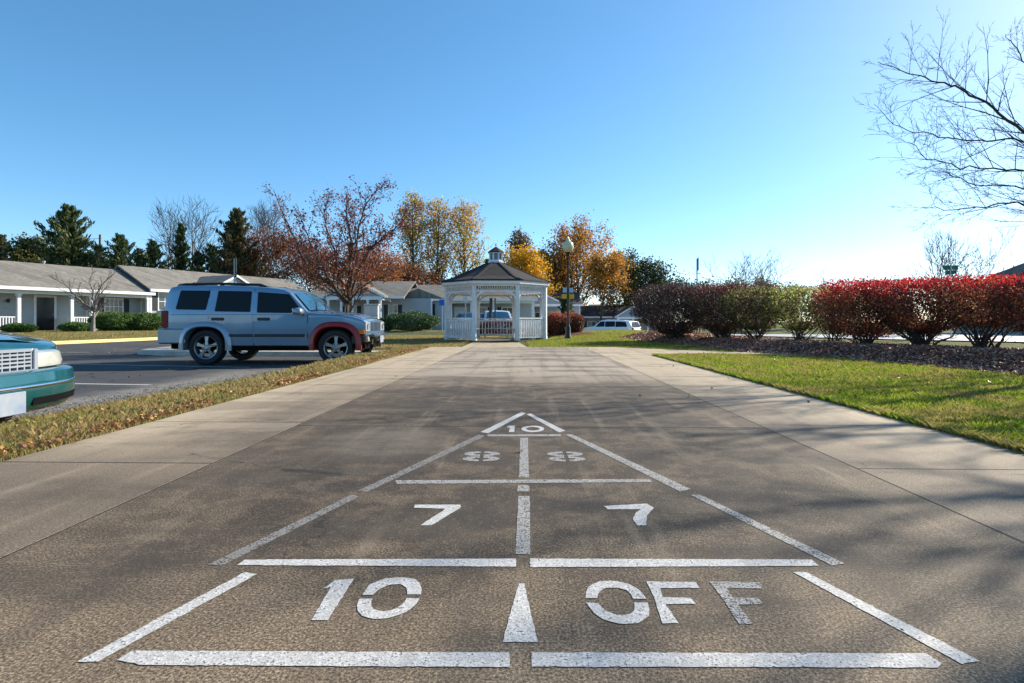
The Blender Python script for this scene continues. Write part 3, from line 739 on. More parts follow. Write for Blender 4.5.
    b = MB(); b.M = Matrix.Translation((PX(299.5), side*1.06, PZ(311.5)))
    b.box(-.07,.10,-.12,.12,-.075,.075,.04); b.M = None; b.bar((PX(300), side*.88, PZ(313)), (PX(300), side*1.0, PZ(312.5)), .06,.05)
    mr = b.build('mirror', M['chrome'] if side == 1 else M['flare'], suv, smooth=True, ang=50)
    b = MB(); b.box(PX(299.5)-.075, PX(299.5)-.068, side*1.06-.10, side*1.06+.10, PZ(311.5)-.06, PZ(311.5)+.06); b.build('mirror_glass', M['chrome'], mr)
    b = MB(); ya, yb = sorted((side*.50, side*.865)); b.box(1.90, 2.005, ya, yb, PZ(332.5), PZ(320.8), .03); hl = b.build('headlight', M['lens'], suv, smooth=True, ang=40)
    b = MB(); b.lathe([(0,.0),(.05,.01),(.07,.03)], 16, (1.995, side*.70, PZ(326.5)), 'x'); b.build('reflector', M['chrome'], hl)
    b = MB(); ya, yb = sorted((side*.50, side*.905)); b.box(PX(354), 1.985, ya, yb, PZ(334.6), PZ(329.6), .015); b.build('turn_signal', M['orange_lens'], suv, smooth=True, ang=40)
    b = MB(); ya, yb = sorted((side*.865, side*.60)); 
    wheel(suv, WX[0], side*.80, .372, side, .25); wheel(suv, WX[1], side*.80, .372, side, .25, steer=R(4))
# windscreen, rear window
def screen(xa, za, wa, xb, zb_, wb, off, name, mat, parent, bulge=.05):
    b = MB(); rows = []
    n = Vector((zb_-za, 0, -(xb-xa))); n.normalize()
    if n.z < 0: n = -n
    for i in range(7):
        t = i/6; w = wa+(wb-wa)*t; rows.append([(xa+(xb-xa)*t+n.x*off+(bulge*(1-(k/4-1)**2))*(n.x), (k/4-1)*w, za+(zb_-za)*t+n.z*off+bulge*.5*(1-(k/4-1)**2)*n.z) for k in range(9)])
    b.grid(rows); return b.build(name, mat, parent, smooth=True)
ws = screen(PX(306), PZ(311.0), .80, PX(289), PZ(293.0), .70, .035, 'windscreen', M['screen'], suv, .06)
b = MB()
for y in (-.45,.15): b.tube([(PX(308)+.02, y, PZ(311)+.05), (PX(300)+.03, y+.42, PZ(305)+.09)], .012, 5)
b.build('wiper', M['black'], ws)
b = MB(); b.box(PX(161)-.012, PX(161)+.03, -.62,.62, PZ(311), PZ(293)); b.build('rear_window', M['glass'], suv)
# bonnet panel line, grille, bumpers
b = MB(); rows = []
for i in range(14):
    x = PX(308)+(PX(362)-PX(308))*i/13; z = szt(x); w = syw(x,z)-.10
    rows.append([(x, -w*1.0, z-.02), (x,-w*.995, z+.018)] + [(x, w*(k/5-1), z+.016+.045*(1-(k/5-1)**2)) for k in range(1,10)] + [(x, w*.995, z+.018), (x, w, z-.02)])
b.grid(rows); b.build('bonnet', M['suv'], suv, smooth=True, ang=40)
b = MB(); b.box(1.93, 1.995, -.49,.49, PZ(333), PZ(320.3), .015); gr = b.build('grille', M['silver'], suv, smooth=True, ang=30)
b = MB()
for k in range(7): y = (k-3)*.125; b.box(1.99, 2.0, y-.038, y+.038, PZ(331.8), PZ(322.0), .004)
b.build('grille_slot', M['under'], gr)
b = MB(); b.box(1.78, 2.02, -.92,.92, PZ(344.5), PZ(334), .05); b.box(PX(351), 1.85, -.93,-.84, PZ(345), PZ(334.5), .03); b.box(PX(351), 1.85, .84,.93, PZ(345), PZ(334.5), .03); fb = b.build('front_bumper', M['black'], suv, smooth=True, ang=40)
b = MB(); b.box(2.0, 2.13, -.60,.60, PZ(338.5), PZ(333.8), .03)
for y in (-.45,.45): b.box(1.9, 2.05, y-.04,y+.04, PZ(345), PZ(338))
b.build('bumper_beam', M['bumper_grey'], fb, smooth=True, ang=40)
b = MB(); b.box(2.132, 2.15, -.155,.155, PZ(344), PZ(336.6), .004); b.build('licence_plate', M['plate'], fb)
b = MB(); b.lathe([(0,.02),(.05,.015),(.06,0)], 16, (2.02,-.72,PZ(339.5)), 'x'); b.build('fog_lamp', M['lens'], fb); b = MB(); b.lathe([(0,.02),(.05,.015),(.06,0)], 16, (2.02,.72,PZ(339.5)), 'x'); b.build('fog_lamp', M['lens'], fb)
b = MB(); b.box(PX(156), PX(165), -.90,.90, PZ(343.5), PZ(328.3), .04); b.box(PX(157), PX(184.5), -.955,-.86, PZ(344), PZ(328.4), .03); b.box(PX(157), PX(184.5), .86,.955, PZ(344), PZ(328.4), .03)
b.build('rear_bumper', M['flare'], suv, smooth=True, ang=40)
for a in (188,236):
    b = MB(); b.box(PX(a)-.045, PX(a)+.045, -.74,.74, PZ(284.4), PZ(281.6), .02); b.build('roof_crossbar', M['black'], suv, smooth=True, ang=40)
b = MB()
b = MB(); b.tube([(PX(300),.78,PZ(313)),(PX(298),.80,PZ(288))], .005, 5); b.build('aerial', M['black'], suv)

# --- teal saloon, mostly outside the picture
tc = empty('saloon_car', (-3.54, 3.93, LOTZ), 0, 'teal saloon car with chrome grille and pale plate parked at the left edge', 'car')
TW, TD, TN = .97, .50, 2.7
def tpath(a0=-1.0, a1=1.0, n=41, back=.95):
    pts = []
    for k in range(n):
        t = (a0+(a1-a0)*k/(n-1))*math.pi/2
        c, s = abs(math.cos(t))**(2/TN), abs(math.sin(t))**(2/TN)*(1 if t >= 0 else -1)
        pts.append(Vector((-TD+TD*c, TW*s)))
    return pts
def tsweep(pts, prof, cap=True):
    b = MB(); rows = []
    for i, p in enumerate(pts):
        d = pts[min(i+1,len(pts)-1)]-pts[max(i-1,0)]; n = Vector((d.y, -d.x)).normalized()
        rows.append([(p.x+n.x*o, p.y+n.y*o, z) for o, z in prof])
    b.grid(rows, close=True)
    if cap:
        m = len(prof); e = (len(rows)-1)*m; b.f.append(tuple(range(m))); b.f.append(tuple(e+k for k in range(m)))
    return b
full = [Vector((-.62,-TW))] + tpath() + [Vector((-.62, TW))]
def sub(pts, y0, y1): return [p for p in resample_v(pts, 120) if y0 <= p.y <= y1]
def resample_v(ch, n):
    o = resample([(p.x,p.y) for p in ch], n); return [Vector(p) for p in o]
tzt = interp([(-5.35,.84),(-5.25,.93),(-4.45,.98),(-3.75,1.38),(-3.3,1.42),(-2.6,1.42),(-2.3,1.37),(-1.55,.96),(-1.45,.925),(-.9,.835),(-.5,.77),(-.2,.715),(-.12,.68)])
def twh(x, cx): 
    dx = x-cx; return .34+math.sqrt(max(0,.40**2-dx*dx)) if abs(dx) < .40 else 0
tzb = lambda x: max(.24 if x < -.45 else .5, twh(x,-.94), twh(x,-3.84))
def tyw(x, z):
    w = TW - max(0, z-.86)*.42
    if x > -TD-.12: w *= max(.02, 1-((x+TD+.12)/TD)**TN)**(1/TN) if x < -.12 else .3
    if x < -5: w -= .1*((-5-x)/.35)**2
    return w - max(0, .5-z)*.08
xs = sorted(set(list(np.linspace(-5.35,-.62,90)) + list(np.linspace(-.62,-.125,26))))
car_shell(xs, tzb, tzt, tyw, crown=.05, er=.03).build('body', M['teal'], tc, smooth=True, ang=38)
b = MB(); b.box(-5.2,-.45,-.72,.72,.2,.66); b.build('underbody', M['under'], tc)
bp = tsweep(full, [(-.16,.555),(-.02,.55),(.012,.53),(.022,.47),(.03,.42),(.022,.34),(.0,.28),(-.04,.245),(-.16,.235)]).build('front_bumper', M['teal'], tc, smooth=True, ang=40)
tsweep(full, [(.02,.452),(.036,.450),(.036,.428),(.02,.424)]).build('chrome_strip', M['chrome'], bp, smooth=True)
tsweep(sub(full,.22,.86), [(.0,.352),(.027,.350),(.020,.300),(.0,.298)]).build('air_intake', M['under'], bp)
tsweep(sub(full,-.86,-.22), [(.0,.352),(.027,.350),(.020,.300),(.0,.298)]).build('air_intake', M['under'], bp)
b = MB(); b.box(.03,.042,-.153,.153,.255,.412,.003); b.build('licence_plate', M['plate'], bp)
fc = tsweep(sub(full,-.96,.96), [(-.2,.54),(-.10,.54),(-.10,.66),(-.13,.69),(-.2,.695)]).build('nose_panel', M['teal'], tc, smooth=True, ang=40)
for s in (-1, 1):
    q = sub(full, .37, .945) if s == 1 else sub(full, -.945, -.37)
    h = tsweep(q, [(-.14,.562),(-.062,.566),(-.055,.60),(-.075,.672),(-.11,.69),(-.15,.692)]).build('headlight', M['lens'], tc, smooth=True, ang=40)
    for (w_, cx) in ((0,-.94),(1,-3.84)): wheel(tc, cx, s*.80, .34, s, .215)
    side_panel([(-1.75,.95),(-2.30,1.33),(-3.35,1.36),(-3.75,1.30),(-4.15,.98)], tyw, .006, .02, 'window', M['glass'], tc, side=s, chamf=.04)
    for (xa, xb) in ((-2.72,-1.55),(-3.62,-2.74)):
        d_ = patch_door(xa, xb, lambda x: max(.27, twh(x,-3.84)+.03 if twh(x,-3.84) else 0), .90, tyw, .006, 'door', M['teal'], tc, s)
        b = MB(); y = s*(tyw(-2,.8)+.012); b.box(xa+.06, xa+.20, min(y,y+s*.025), max(y,y+s*.025), .78,.81,.006); b.build('handle', M['chrome'], d_)
    b = MB(); b.box(-1.95,-1.80, min(s*.95,s*1.13), max(s*.95,s*1.13), .93,1.05,.03); b.build('mirror', M['teal'], tc, smooth=True, ang=50)
    b = MB(); b.box(-5.38,-5.2, min(s*.93,s*.5), max(s*.93,s*.5), .70,.86,.02); b.build('tail_light', M['red_lens'], tc)
screen(-1.56,.98,.80,-2.28,1.39,.64,.035,'windscreen',M['screen'],tc,.06)
screen(-4.45,1.0,.76,-3.78,1.38,.62,.03,'rear_window',M['glass'],tc,.05)
tsweep(resample_v([Vector((-5.0,-.97)),Vector((-5.36,-.9)),Vector((-5.45,0)),Vector((-5.36,.9)),Vector((-5.0,.97))][::-1],30), [(-.1,.6),(.03,.58),(.03,.3),(-.1,.26)]).build('rear_bumper', M['teal'], tc, smooth=True, ang=40)
# grille: surround, blades, bars
gp = sub(full, -.345, .345)
g0 = tsweep(gp, [(-.12,.545),(-.035,.545),(-.03,.56),(-.12,.56)]); g1 = tsweep(gp, [(-.12,.69),(-.045,.69),(-.045,.712),(-.12,.715)]); g0.add(g1.v, g1.f)
for y in (-.345,.345):
    p = min(gp, key=lambda q: abs(q.y-y)); g0.box(p.x-.12, p.x-.035, y-.018, y+.018, .548,.71,.005)
grl = g0.build('grille', M['silver'], tc, smooth=True, ang=40)
g2 = MB()
for k in range(1,5):
    q = tsweep(gp, [(-.10,.553+k*.028),(-.050,.551+k*.028),(-.050,.565+k*.028),(-.10,.567+k*.028)]); g2.add(q.v, q.f)
for k in range(-5,6):
    y = k*.063; p = min(gp, key=lambda q: abs(q.y-y)); g2.box(p.x-.10, p.x-.050, y-.005, y+.005, .556,.70)
g2.build('grille_blade', M['silver'], grl)
tsweep(gp, [(-.13,.55),(-.098,.55),(-.098,.70),(-.13,.70)]).build('grille_backing', M['under'], grl)
b = MB(); rows = []
for i in range(12):
    x = -1.5+(1.5-.24)*i/11; z = tzt(x); w = min(.74, tyw(x,z-.05)-.14)
    rows.append([(x,-w-.03,z-.035)]+[(x, w*(k/5-1), z+.014+.05*(1-(k/5-1)**2)+.006*(abs(k-5) == 3)) for k in range(0,11)]+[(x,w+.03,z-.035)])
b.grid(rows); b.build('bonnet', M['teal'], tc, smooth=True, ang=40)

# --- far parked cars
def far_car(name, label, loc, rz, Lc, W, H, mat, kind='suv'):
    c = empty(name, loc, rz, label, 'car')
    if kind == 'suv': pr = [(0,.50),(.02,.60),(.20,.66),(.24,.68),(.36,.97),(.45,1.0),(.80,.985),(.93,.92),(.985,.62),(1,.50)]
    else: pr = [(0,.45),(.02,.54),(.20,.64),(.27,.68),(.40,.97),(.50,1.0),(.66,.98),(.82,.74),(.98,.70),(1,.5)]
    zt_ = interp([(a*Lc, h*H) for a, h in pr]); wr = .335; cx = (.19*Lc, .80*Lc)
    zb_ = lambda x: max([.28] + [wr+math.sqrt(max(0,.40**2-(x-q)**2)) if abs(x-q) < .40 else 0 for q in cx])
    def yw_(x, z):
        w = W/2 - max(0, z-.62*H)*.22; e = min(x, Lc-x)
        return w - (.16*(1-e/.45)**2 if e < .45 else 0)
    xs = sorted(set([0,.02*Lc,.98*Lc,Lc] + list(np.linspace(0,Lc,60))))
    car_shell(xs, zb_, zt_, yw_, crown=.04, er=.04).build('body', mat, c, smooth=True, ang=38)
    b = MB(); b.box(.3, Lc-.3, -W*.36, W*.36, .24, .62); b.build('underbody', M['under'], c)
    z0, z1 = .655*H, .93*H
    for s in (-1, 1):
        for (a, b_, a2, b2) in ((.27,.455,.365,.455),(.465,.66,.465,.66),(.67,.90,.67,.86)):
            side_panel([(a*Lc,z0),(a2*Lc,z1-(.02 if a2 < .4 else 0)),(b2*Lc,z1-(.04 if b2 > .8 else 0)),(b_*Lc,z0+.02)], yw_, .006, .02, 'window', M['glass'], c, side=s, chamf=.03)
        for q in cx: wheel(c, q, s*(W/2-.12), wr, s, .215)
        b = MB(); b.box(-.0,.16, min(s*.5,s*.80)*W/1.8, max(s*.5,s*.80)*W/1.8, .40*H,.47*H,.03); b.build('headlight', M['lens'], c, smooth=True, ang=40)
        b = MB(); b.box(Lc-.10,Lc+.005, min(s*.62,s*.82)*W/1.8, max(s*.62,s*.82)*W/1.8, .46*H,.62*H,.03); b.build('tail_light', M['red_lens'], c, smooth=True, ang=40)
    screen(.235*Lc,.69*H,W*.42,.355*Lc,.945*H,W*.36,.02,'windscreen',M['screen'],c,.05)
    screen(.985*Lc,.66*H,W*.38,.935*Lc,.90*H,W*.34,.02,'rear_window',M['glass'],c,.04)
    b = MB(); b.box(-.06,.10,-W*.44,W*.44,.24,.36*H,.05); b.build('front_bumper', mat, c, smooth=True, ang=40); b = MB(); b.box(Lc-.10,Lc+.06,-W*.44,W*.44,.26,.38*H,.05); b.build('rear_bumper', mat, c, smooth=True, ang=40)
    return c
# local x runs from the front (0) to the tail; rz turns it
far_car('parked_car', 'white hatchback half hidden behind the grass rise right of the lamp post', (6.3,47.2,float(T(8,45))), R(-38), 4.5, 1.8, 1.6, M['whitecar'])
far_car('parked_car', 'white wagon seen through the gazebo with its windscreen towards the court', (-.72,34.2,LOTZ), R(97), 4.5, 1.8, 1.62, M['whitecar'])
far_car('parked_car', 'dark blue car seen through the gazebo left of the white wagon', (-2.35,35.5,LOTZ), R(100), 4.5, 1.8, 1.5, M['darkcar'], 'sedan')
# ------------------------------------------------------------------ gazebo
gz = empty('gazebo', (-.62, 21.85, -.005), R(1.5), 'white octagonal gazebo with a charcoal shingle roof and a small cupola', 'gazebo')
def OCT(r, k): t = -math.pi/2 + math.pi/8 + k*math.pi/4; return (r*math.cos(t), r*math.sin(t))   # k=0: front right, k=7: front left
RG = 1.98
b = MB(); b.prism([OCT(RG+.06,k) for k in range(8)], 'z', -.15, .045); b.build('floor', M['walk'], gz)
for k in range(8):
    x, y = OCT(RG, k); b = MB(); t = -math.pi/2+math.pi/8+k*math.pi/4
    b.M = Matrix.Translation((x,y,0)) @ Matrix.Rotation(t, 4, 'Z')
    b.box(-.065,.065,-.065,.065,.045,2.14,.008); b.box(-.078,.078,-.078,.078,.045,.17,.01); b.box(-.078,.078,-.078,.078,2.02,2.07,.006)
    b.build('post', M['gazebo'], gz)
for k in range(8):
    a = Vector((*OCT(RG,k),0)); c = Vector((*OCT(RG,(k+1)%8),0)); d = (c-a).normalized(); Ln = (c-a).length
    # k=7 -> front left to front right is the way in
    fr = MB(); up = Vector((0,0,1))
    def at_(t, z): return a + d*t + up*z
    fr.bar(at_(.06,2.00), at_(Ln-.06,2.00), .05,.05); fr.bar(at_(.06,1.80), at_(Ln-.06,1.80), .045,.045)
    nb = 17
    for i in range(1, nb): fr.bar(at_(.06+(Ln-.12)*i/nb,1.81), at_(.06+(Ln-.12)*i/nb,1.99), .028,.028, up=d)
    fr.build('frieze', M['gazebo'], gz)
    for s in (0, 1):
        br_ = MB(); rows = []
        for i in range(9):
            th = math.pi/2*i/8; xx = .065+.40*(1-math.cos(th)); zz = 1.40+.38*math.sin(th)
            rows.append((xx, zz))
        nrm = d.cross(up)
        for (w0, w1) in ((-.02,.02),):
            vs = []
            for (xx, zz), in zip(rows):
                th = math.atan2(zz-1.40, .465-xx); 
                for (o, n_) in ((0,w0),(.075,w0),(.075,w1),(0,w1)):
                    px = xx - o*math.cos(th)*1.0 if False else xx
                    x2 = xx - 0; z2 = zz
                    rr0 = 1+ o/.42
                    X2 = .465-(.465-xx)*rr0; Z2 = 1.40+(zz-1.40)*rr0
                    X2 = max(X2, .05)
                    tt = X2 if s == 0 else Ln-X2
                    vs.append(tuple(at_(tt, min(Z2,1.83)) + nrm*n_))
            fs = []
            for i in range(8):
                for j in range(4): fs.append((i*4+j, i*4+(j+1)%4, i*4+4+(j+1)%4, i*4+4+j))
            fs += [(0,1,2,3),(32,33,34,35)]
            br_.add(vs, fs)
        br_.build('bracket', M['gazebo'], gz)
    if k != 7:
        rl = MB(); rl.bar(at_(.06,.84), at_(Ln-.06,.84), .09,.045); rl.bar(at_(.06,.76), at_(Ln-.06,.76), .04,.06); rl.bar(at_(.06,.17), at_(Ln-.06,.17), .04,.08)
        n = 11
        for i in range(1, n): rl.bar(at_(.06+(Ln-.12)*i/n,.18), at_(.06+(Ln-.12)*i/n,.76), .078,.022, up=d)
        rl.build('railing', M['gazebo'], gz)
        bs = MB(); inw = Vector((-(a.x+c.x)/2, -(a.y+c.y)/2, 0)).normalized()
        for j in range(3):
            o = inw*(.10+.12*j); bs.bar(at_(.12+.10*j*.5+.03*j,.43)+o, at_(Ln-.12-.05*j-.03*j,.43)+o, .10,.03)
        for t in (.3, Ln-.3): bs.bar(at_(t,.42)+inw*.05, at_(t,.42)+inw*.38, .05,.06); bs.bar(at_(t,.05)+inw*.34, at_(t,.40)+inw*.34, .06,.06, up=d)
        bs.build('bench', M['wood_bench'], gz)
b = MB(); r0, r1 = RG+.165, RG+.16
for k in range(8):
    a = Vector((*OCT(r0,k),2.13)); c = Vector((*OCT(r0,(k+1)%8),2.13)); b.bar(a, c, .03, .15)
    a = Vector((*OCT(RG,k),2.09)); c = Vector((*OCT(RG,(k+1)%8),2.09)); b.bar(a, c, .09, .13)
b.add([(*OCT(RG+.18,k),2.085) for k in range(8)]+[(*OCT(RG-.1,k),2.085) for k in range(8)], [(k,(k+1)%8,8+(k+1)%8,8+k) for k in range(8)])
b.build('fascia', M['gazebo'], gz)
b = MB(); prof = [(RG+.21,2.16),(RG+.19,2.215),(1.7,2.36),(.34,2.965)]
rows = [[(*OCT(r,k),z) for k in range(8)] for r, z in prof]; rows.append([(*OCT(.34,k),2.9) for k in range(8)]); rows.append([(*OCT(RG+.1,k),2.14) for k in range(8)]); rows.append(rows[0])
b.grid(rows, close=True); rf = b.build('roof', M['roof_gazebo'], gz)
b = MB()
for k in range(8): b.bar((*OCT(RG+.195,k),2.212), (*OCT(1.7,k),2.362), .11,.03); b.bar((*OCT(1.7,k),2.362), (*OCT(.34,k),2.967), .11,.03)
b.build('hip_ridge', M['roof_gazebo'], rf)
b = MB()
for k in range(8): b.bar((*OCT(RG,k),2.12), (*OCT(.2,k),2.86), .05,.09)
b.build('rafter', M['wood_bench'], rf)
b = MB(); b.prism([OCT(.33,k) for k in range(8)], 'z', 2.93, 3.04); b.prism([OCT(.28,k) for k in range(8)], 'z', 3.04, 3.08)
for k in range(8): b.bar((*OCT(.255,k),3.06), (*OCT(.255,k),3.34), .05,.05)
b.prism([OCT(.30,k) for k in range(8)], 'z', 3.33, 3.38); cp = b.build('cupola', M['gazebo'], gz)
b = MB(); b.prism([OCT(.225,k) for k in range(8)], 'z', 3.07, 3.34); b.build('cupola_pane', M['pane'], cp)
b = MB(); b.grid([[(*OCT(r,k),z) for k in range(8)] for r, z in ((.33,3.36),(.32,3.40),(.18,3.50),(.03,3.60))], close=True); b.build('cupola_roof', M['roof_gazebo'], cp)
b = MB(); b.lathe([(.0,3.74),(.012,3.70),(.035,3.67),(.012,3.64),(.012,3.61),(.04,3.59),(.04,3.57)], 10); b.build('finial', M['iron'], cp, smooth=True)

# ------------------------------------------------------------------ houses
def window_unit(par, x, y, z0, z1, w, shut=True, mull=2, name='window'):
    """wall faces -y at depth y"""
    f = MB(); f.box(x-w/2-.07, x+w/2+.07, y-.05, y-.002, z0-.08, z0); f.box(x-w/2-.07, x+w/2+.07, y-.05, y-.002, z1, z1+.08)
    f.box(x-w/2-.07, x-w/2, y-.05, y-.002, z0, z1); f.box(x+w/2, x+w/2+.07, y-.05, y-.002, z0, z1)
    f.box(x-w/2, x+w/2, y-.04, y-.002, (z0+z1)/2-.02, (z0+z1)/2+.02)
    for i in range(1, mull): xx = x-w/2+w*i/mull; f.box(xx-.018, xx+.018, y-.036, y-.002, z0, z1)
    wf = f.build(name, M['trim'], par)
    b = MB(); b.box(x-w/2, x+w/2, y-.02, y-.001, z0, z1); b.build('pane', M['pane'], wf)
    if shut:
        for s in (-1, 1):
            b = MB(); xa = x+s*(w/2+.08); xb = xa+s*.36; xa, xb = sorted((xa, xb)); b.box(xa, xb, y-.04, y-.001, z0-.05, z1+.05)
            for i in range(14): zz = z0+(z1-z0)*(i+.5)/14; b.box(xa+.04, xb-.04, y-.05, y-.04, zz-.02, zz+.015)
            b.build('shutter', M['shutter'], wf)
def column(par, x, y, z0, z1, w=.16):
    b = MB(); b.box(x-w/2, x+w/2, y-w/2, y+w/2, z0, z1, .01); b.box(x-w/2-.03, x+w/2+.03, y-w/2-.03, y+w/2+.03, z0, z0+.15, .01); b.box(x-w/2-.03, x+w/2+.03, y-w/2-.03, y+w/2+.03, z1-.12, z1, .01)
    return b.build('column', M['trim'], par)
def door_unit(par, x, y, z0, w=.92, h=2.05, mat=None):
    b = MB(); b.box(x-w/2-.12, x-w/2, y-.05, y-.001, z0, z0+h+.12); b.box(x+w/2, x+w/2+.12, y-.05, y-.001, z0, z0+h+.12); b.box(x-w/2, x+w/2, y-.05, y-.001, z0+h, z0+h+.12)
    f = b.build('door_frame', M['trim'], par)
    b = MB(); b.box(x-w/2, x+w/2, y-.03, y-.001, z0, z0+h); b.box(x-w/2+.0, x+w/2, y-.04, y-.03, z0+.9, z0+.98); b.build('door', mat or M['door'], f)
    b = MB(); b.lathe([(0,-.08),(.03,-.07),(.03,-.04)], 8, (x+w/2-.08, y, z0+1.0), 'y'); b.build('handle', M['steel'], f)
def gable_roof(par, x0, x1, yf, yb, ze, zr, mat, over=.35, name='roof', gf='white'):
    """ridge along x"""
    ym = (yf+yb)/2; s = (zr-ze)/(ym-yf); yo, yo2 = yf-over, yb+over; zo = ze-over*s; th = .12
    b = MB(); prof = [(yo,zo),(ym,zr),(yo2,zo),(yo2,zo+th),(ym,zr+th),(yo,zo+th)]
    b.prism(prof, 'x', x0-.25, x1+.25); r = b.build(name, mat, par)
    b = MB(); b.box(x0-.25, x1+.25, yo-.10, yo-.004, zo-.04, zo+th+.02); b.box(x0-.2, x1+.2, yo+.0, yf+.0, zo-.03, zo-.005); b.build('gutter', M['trim'], par)
    return r
def wall_block(par, x0, x1, yf, yb, z0, ze, zr=None, mat=None):
    b = MB(); ym = (yf+yb)/2
    if zr: b.prism([(yf,z0),(yb,z0),(yb,ze),(ym,zr-.03),(yf,ze)], 'x', x0, x1)
    else: b.box(x0, x1, yf, yb, z0, ze)
    w = b.build('wall', mat or M['siding'], par)
    c = MB()
    for x in (x0, x1): c.box(x-.06, x+.06, yf-.03, yf+.05, z0, ze)
    c.build('corner_board', M['trim'], w); return w
def portico(par, xa, xb, yf, yb, z0, ze, zp, cols, mat=None):
    """gable facing -y"""
    xm = (xa+xb)/2; b = MB(); ov = .25; s = (zp-ze)/(xm-xa); zo = ze-ov*s
    b.prism([(xa-ov,zo+.02),(xm,zp+.02),(xb+ov,zo+.02),(xb+ov,zo+.14),(xm,zp+.14),(xa-ov,zo+.14)], 'y', yf-.2, yb); b.build('porch_roof', mat or M['roof'], par)
    b = MB(); b.prism([(xa-ov-.01,zo-.04),(xm,zp-.04),(xb+ov+.01,zo-.04),(xb+ov+.01,zo+.12),(xm,zp+.12),(xa-ov-.01,zo+.12)], 'y', yf-.25, yf-.203); b.box(xa, xb, yf-.10, yf+.08, ze-.30, ze-.03)
    b.box(xa-.0, xa+.12, yf+.08, yb, ze-.30, ze-.03); b.box(xb-.12, xb, yf+.08, yb, ze-.30, ze-.03); b.build('porch_trim', M['trim'], par)
    b = MB(); b.prism([(xa+.05,ze-.03),(xm,zp-.06),(xb-.05,ze-.03)], 'y', yf-.06, yf+.02); b.build('gable', M['gable'], par)
    for x in cols: column(par, x, yf, z0, ze-.30)
    b = MB(); b.box(xa-.1, xb+.1, yf-.2, yb, z0-.12, z0); b.build('porch_floor', M['curb'], par)
def railing(par, xa, xb, y, z0):
    b = MB(); b.box(xa, xb, y-.03, y+.03, z0+.82, z0+.88); b.box(xa, xb, y-.02, y+.02, z0+.10, z0+.15); n = max(3, int((xb-xa)/.13))
    for i in range(n): x = xa+(xb-xa)*(i+.5)/n; b.box(x-.022, x+.022, y-.018, y+.018, z0+.15, z0+.82)
    return b.build('railing', M['trim'], par)

# house 1: a long row seen obliquely; local x = along the front, local y = into the house
ang1 = math.atan2(.902,.432)
h1 = empty('row_house', (-28,31,0.0), ang1, 'long grey-sided one-storey row house with a shaded porch and railings at the left', 'house')
z0 = .13
wall_block(h1, -9, 5.1, 1.5, 6.4, -.3, 2.60); wall_block(h1, 5.1, 8.2, 1.0, 6.4, -.3, 2.60)
wall_block(h1, 8.2, 23, 0, 6.6, -.3, 2.94, 4.52)
gable_roof(h1, -9, 8.0, 0, 6.6, 2.70, 4.24, M['roof'], .35)
gable_roof(h1, 8.2, 23, 0, 6.6, 2.94, 4.56, M['roof'], .30)
b = MB(); b.box(-9, 5.6, -.1, 1.5, -.3, .13); b.box(5.6,8.2,.6,1.0,-.3,.10); b.build('porch_floor', M['curb'], h1)
b = MB(); b.box(-9, 8.1, -.02,.10, 2.30,2.52); b.box(-9, 8.1, .10, 1.5, 2.48,2.52); b.build('porch_beam', M['trim'], h1)
for s in (-3.4,-1.2,.86,3.48,4.58,8.0): column(h1, s, .04, .13, 2.30, .17)
railing(h1, -1.1, .76, .04, .13); railing(h1, 3.58, 4.5, .04, .13); railing(h1, -3.3,-1.3,.04,.13)
door_unit(h1, 2.80, 1.5, .13); window_unit(h1, -.9, 1.5, 1.0, 2.1, 1.1)
b = MB(); b.box(3.30, 3.42, .2, 1.4, .13, .95); b.build('porch_side_rail', M['trim'], h1)
b = MB(); b.box(2.95, 3.42, -.12, .12, -.2, .45, .01); b.build('brick_pier', M['brick'], h1)
b = MB(); b.lathe([(.02,.0),(.07,.03),(.09,.16),(.05,.22),(.0,.24)], 8, (.95,1.38,1.80)); b.cbox((.95,1.45,1.95),(.06,.10,.10)); b.build('porch_lamp', M['iron'], h1)
window_unit(h1, 6.4, 1.0, 1.25, 2.18, 1.05, mull=4); window_unit(h1, 9.15, 0, 1.55, 2.68, .85, mull=2)
window_unit(h1, 17.2, 0, 1.2, 2.4, 1.1); window_unit(h1, 20.3, 0, 1.2, 2.4, 1.1)
portico(h1, 11.4, 15.6, -1.6, 2.2, .1, 3.02, 4.1, (11.6, 13.0, 14.1, 15.4))
door_unit(h1, 13.5, 0, .13)
b = MB(); b.lathe([(.06,0),(.06,.5),(.09,.5),(.09,.6),(0,.62)], 10, (3.9,4.0,4.0)); b.build('roof_vent', M['steel'], h1)
b = MB(); b.lathe([(.06,0),(.06,.45),(.09,.45),(.09,.55),(0,.57)], 10, (17.5,5.6,4.3)); b.build('roof_vent', M['steel'], h1)

# house 2: behind the small bare-leaved tree
h2 = empty('bungalow', (-12.5,47.5,-.05), 0, 'grey bungalow with a white gabled portico behind the rusty-leaved tree', 'house')
wall_block(h2, -4.5, 5.5, 1.8, 9.5, -.3, 2.8, None); gable_roof(h2, -4.5, 3.3, 0, 10, 2.85, 4.4, M['roof'])
portico(h2, -2.6, 2.0, -1.5, 5, .05, 2.85, 3.95, (-2.4,-1.35,-.45,.8,1.8))
door_unit(h2, .2, 1.8, .05); window_unit(h2, -1.5, 1.8, .95, 2.1, .9); window_unit(h2, 2.15, 1.8, .9, 2.2, .7); column(h2, -3.6, 0, .05, 2.7)
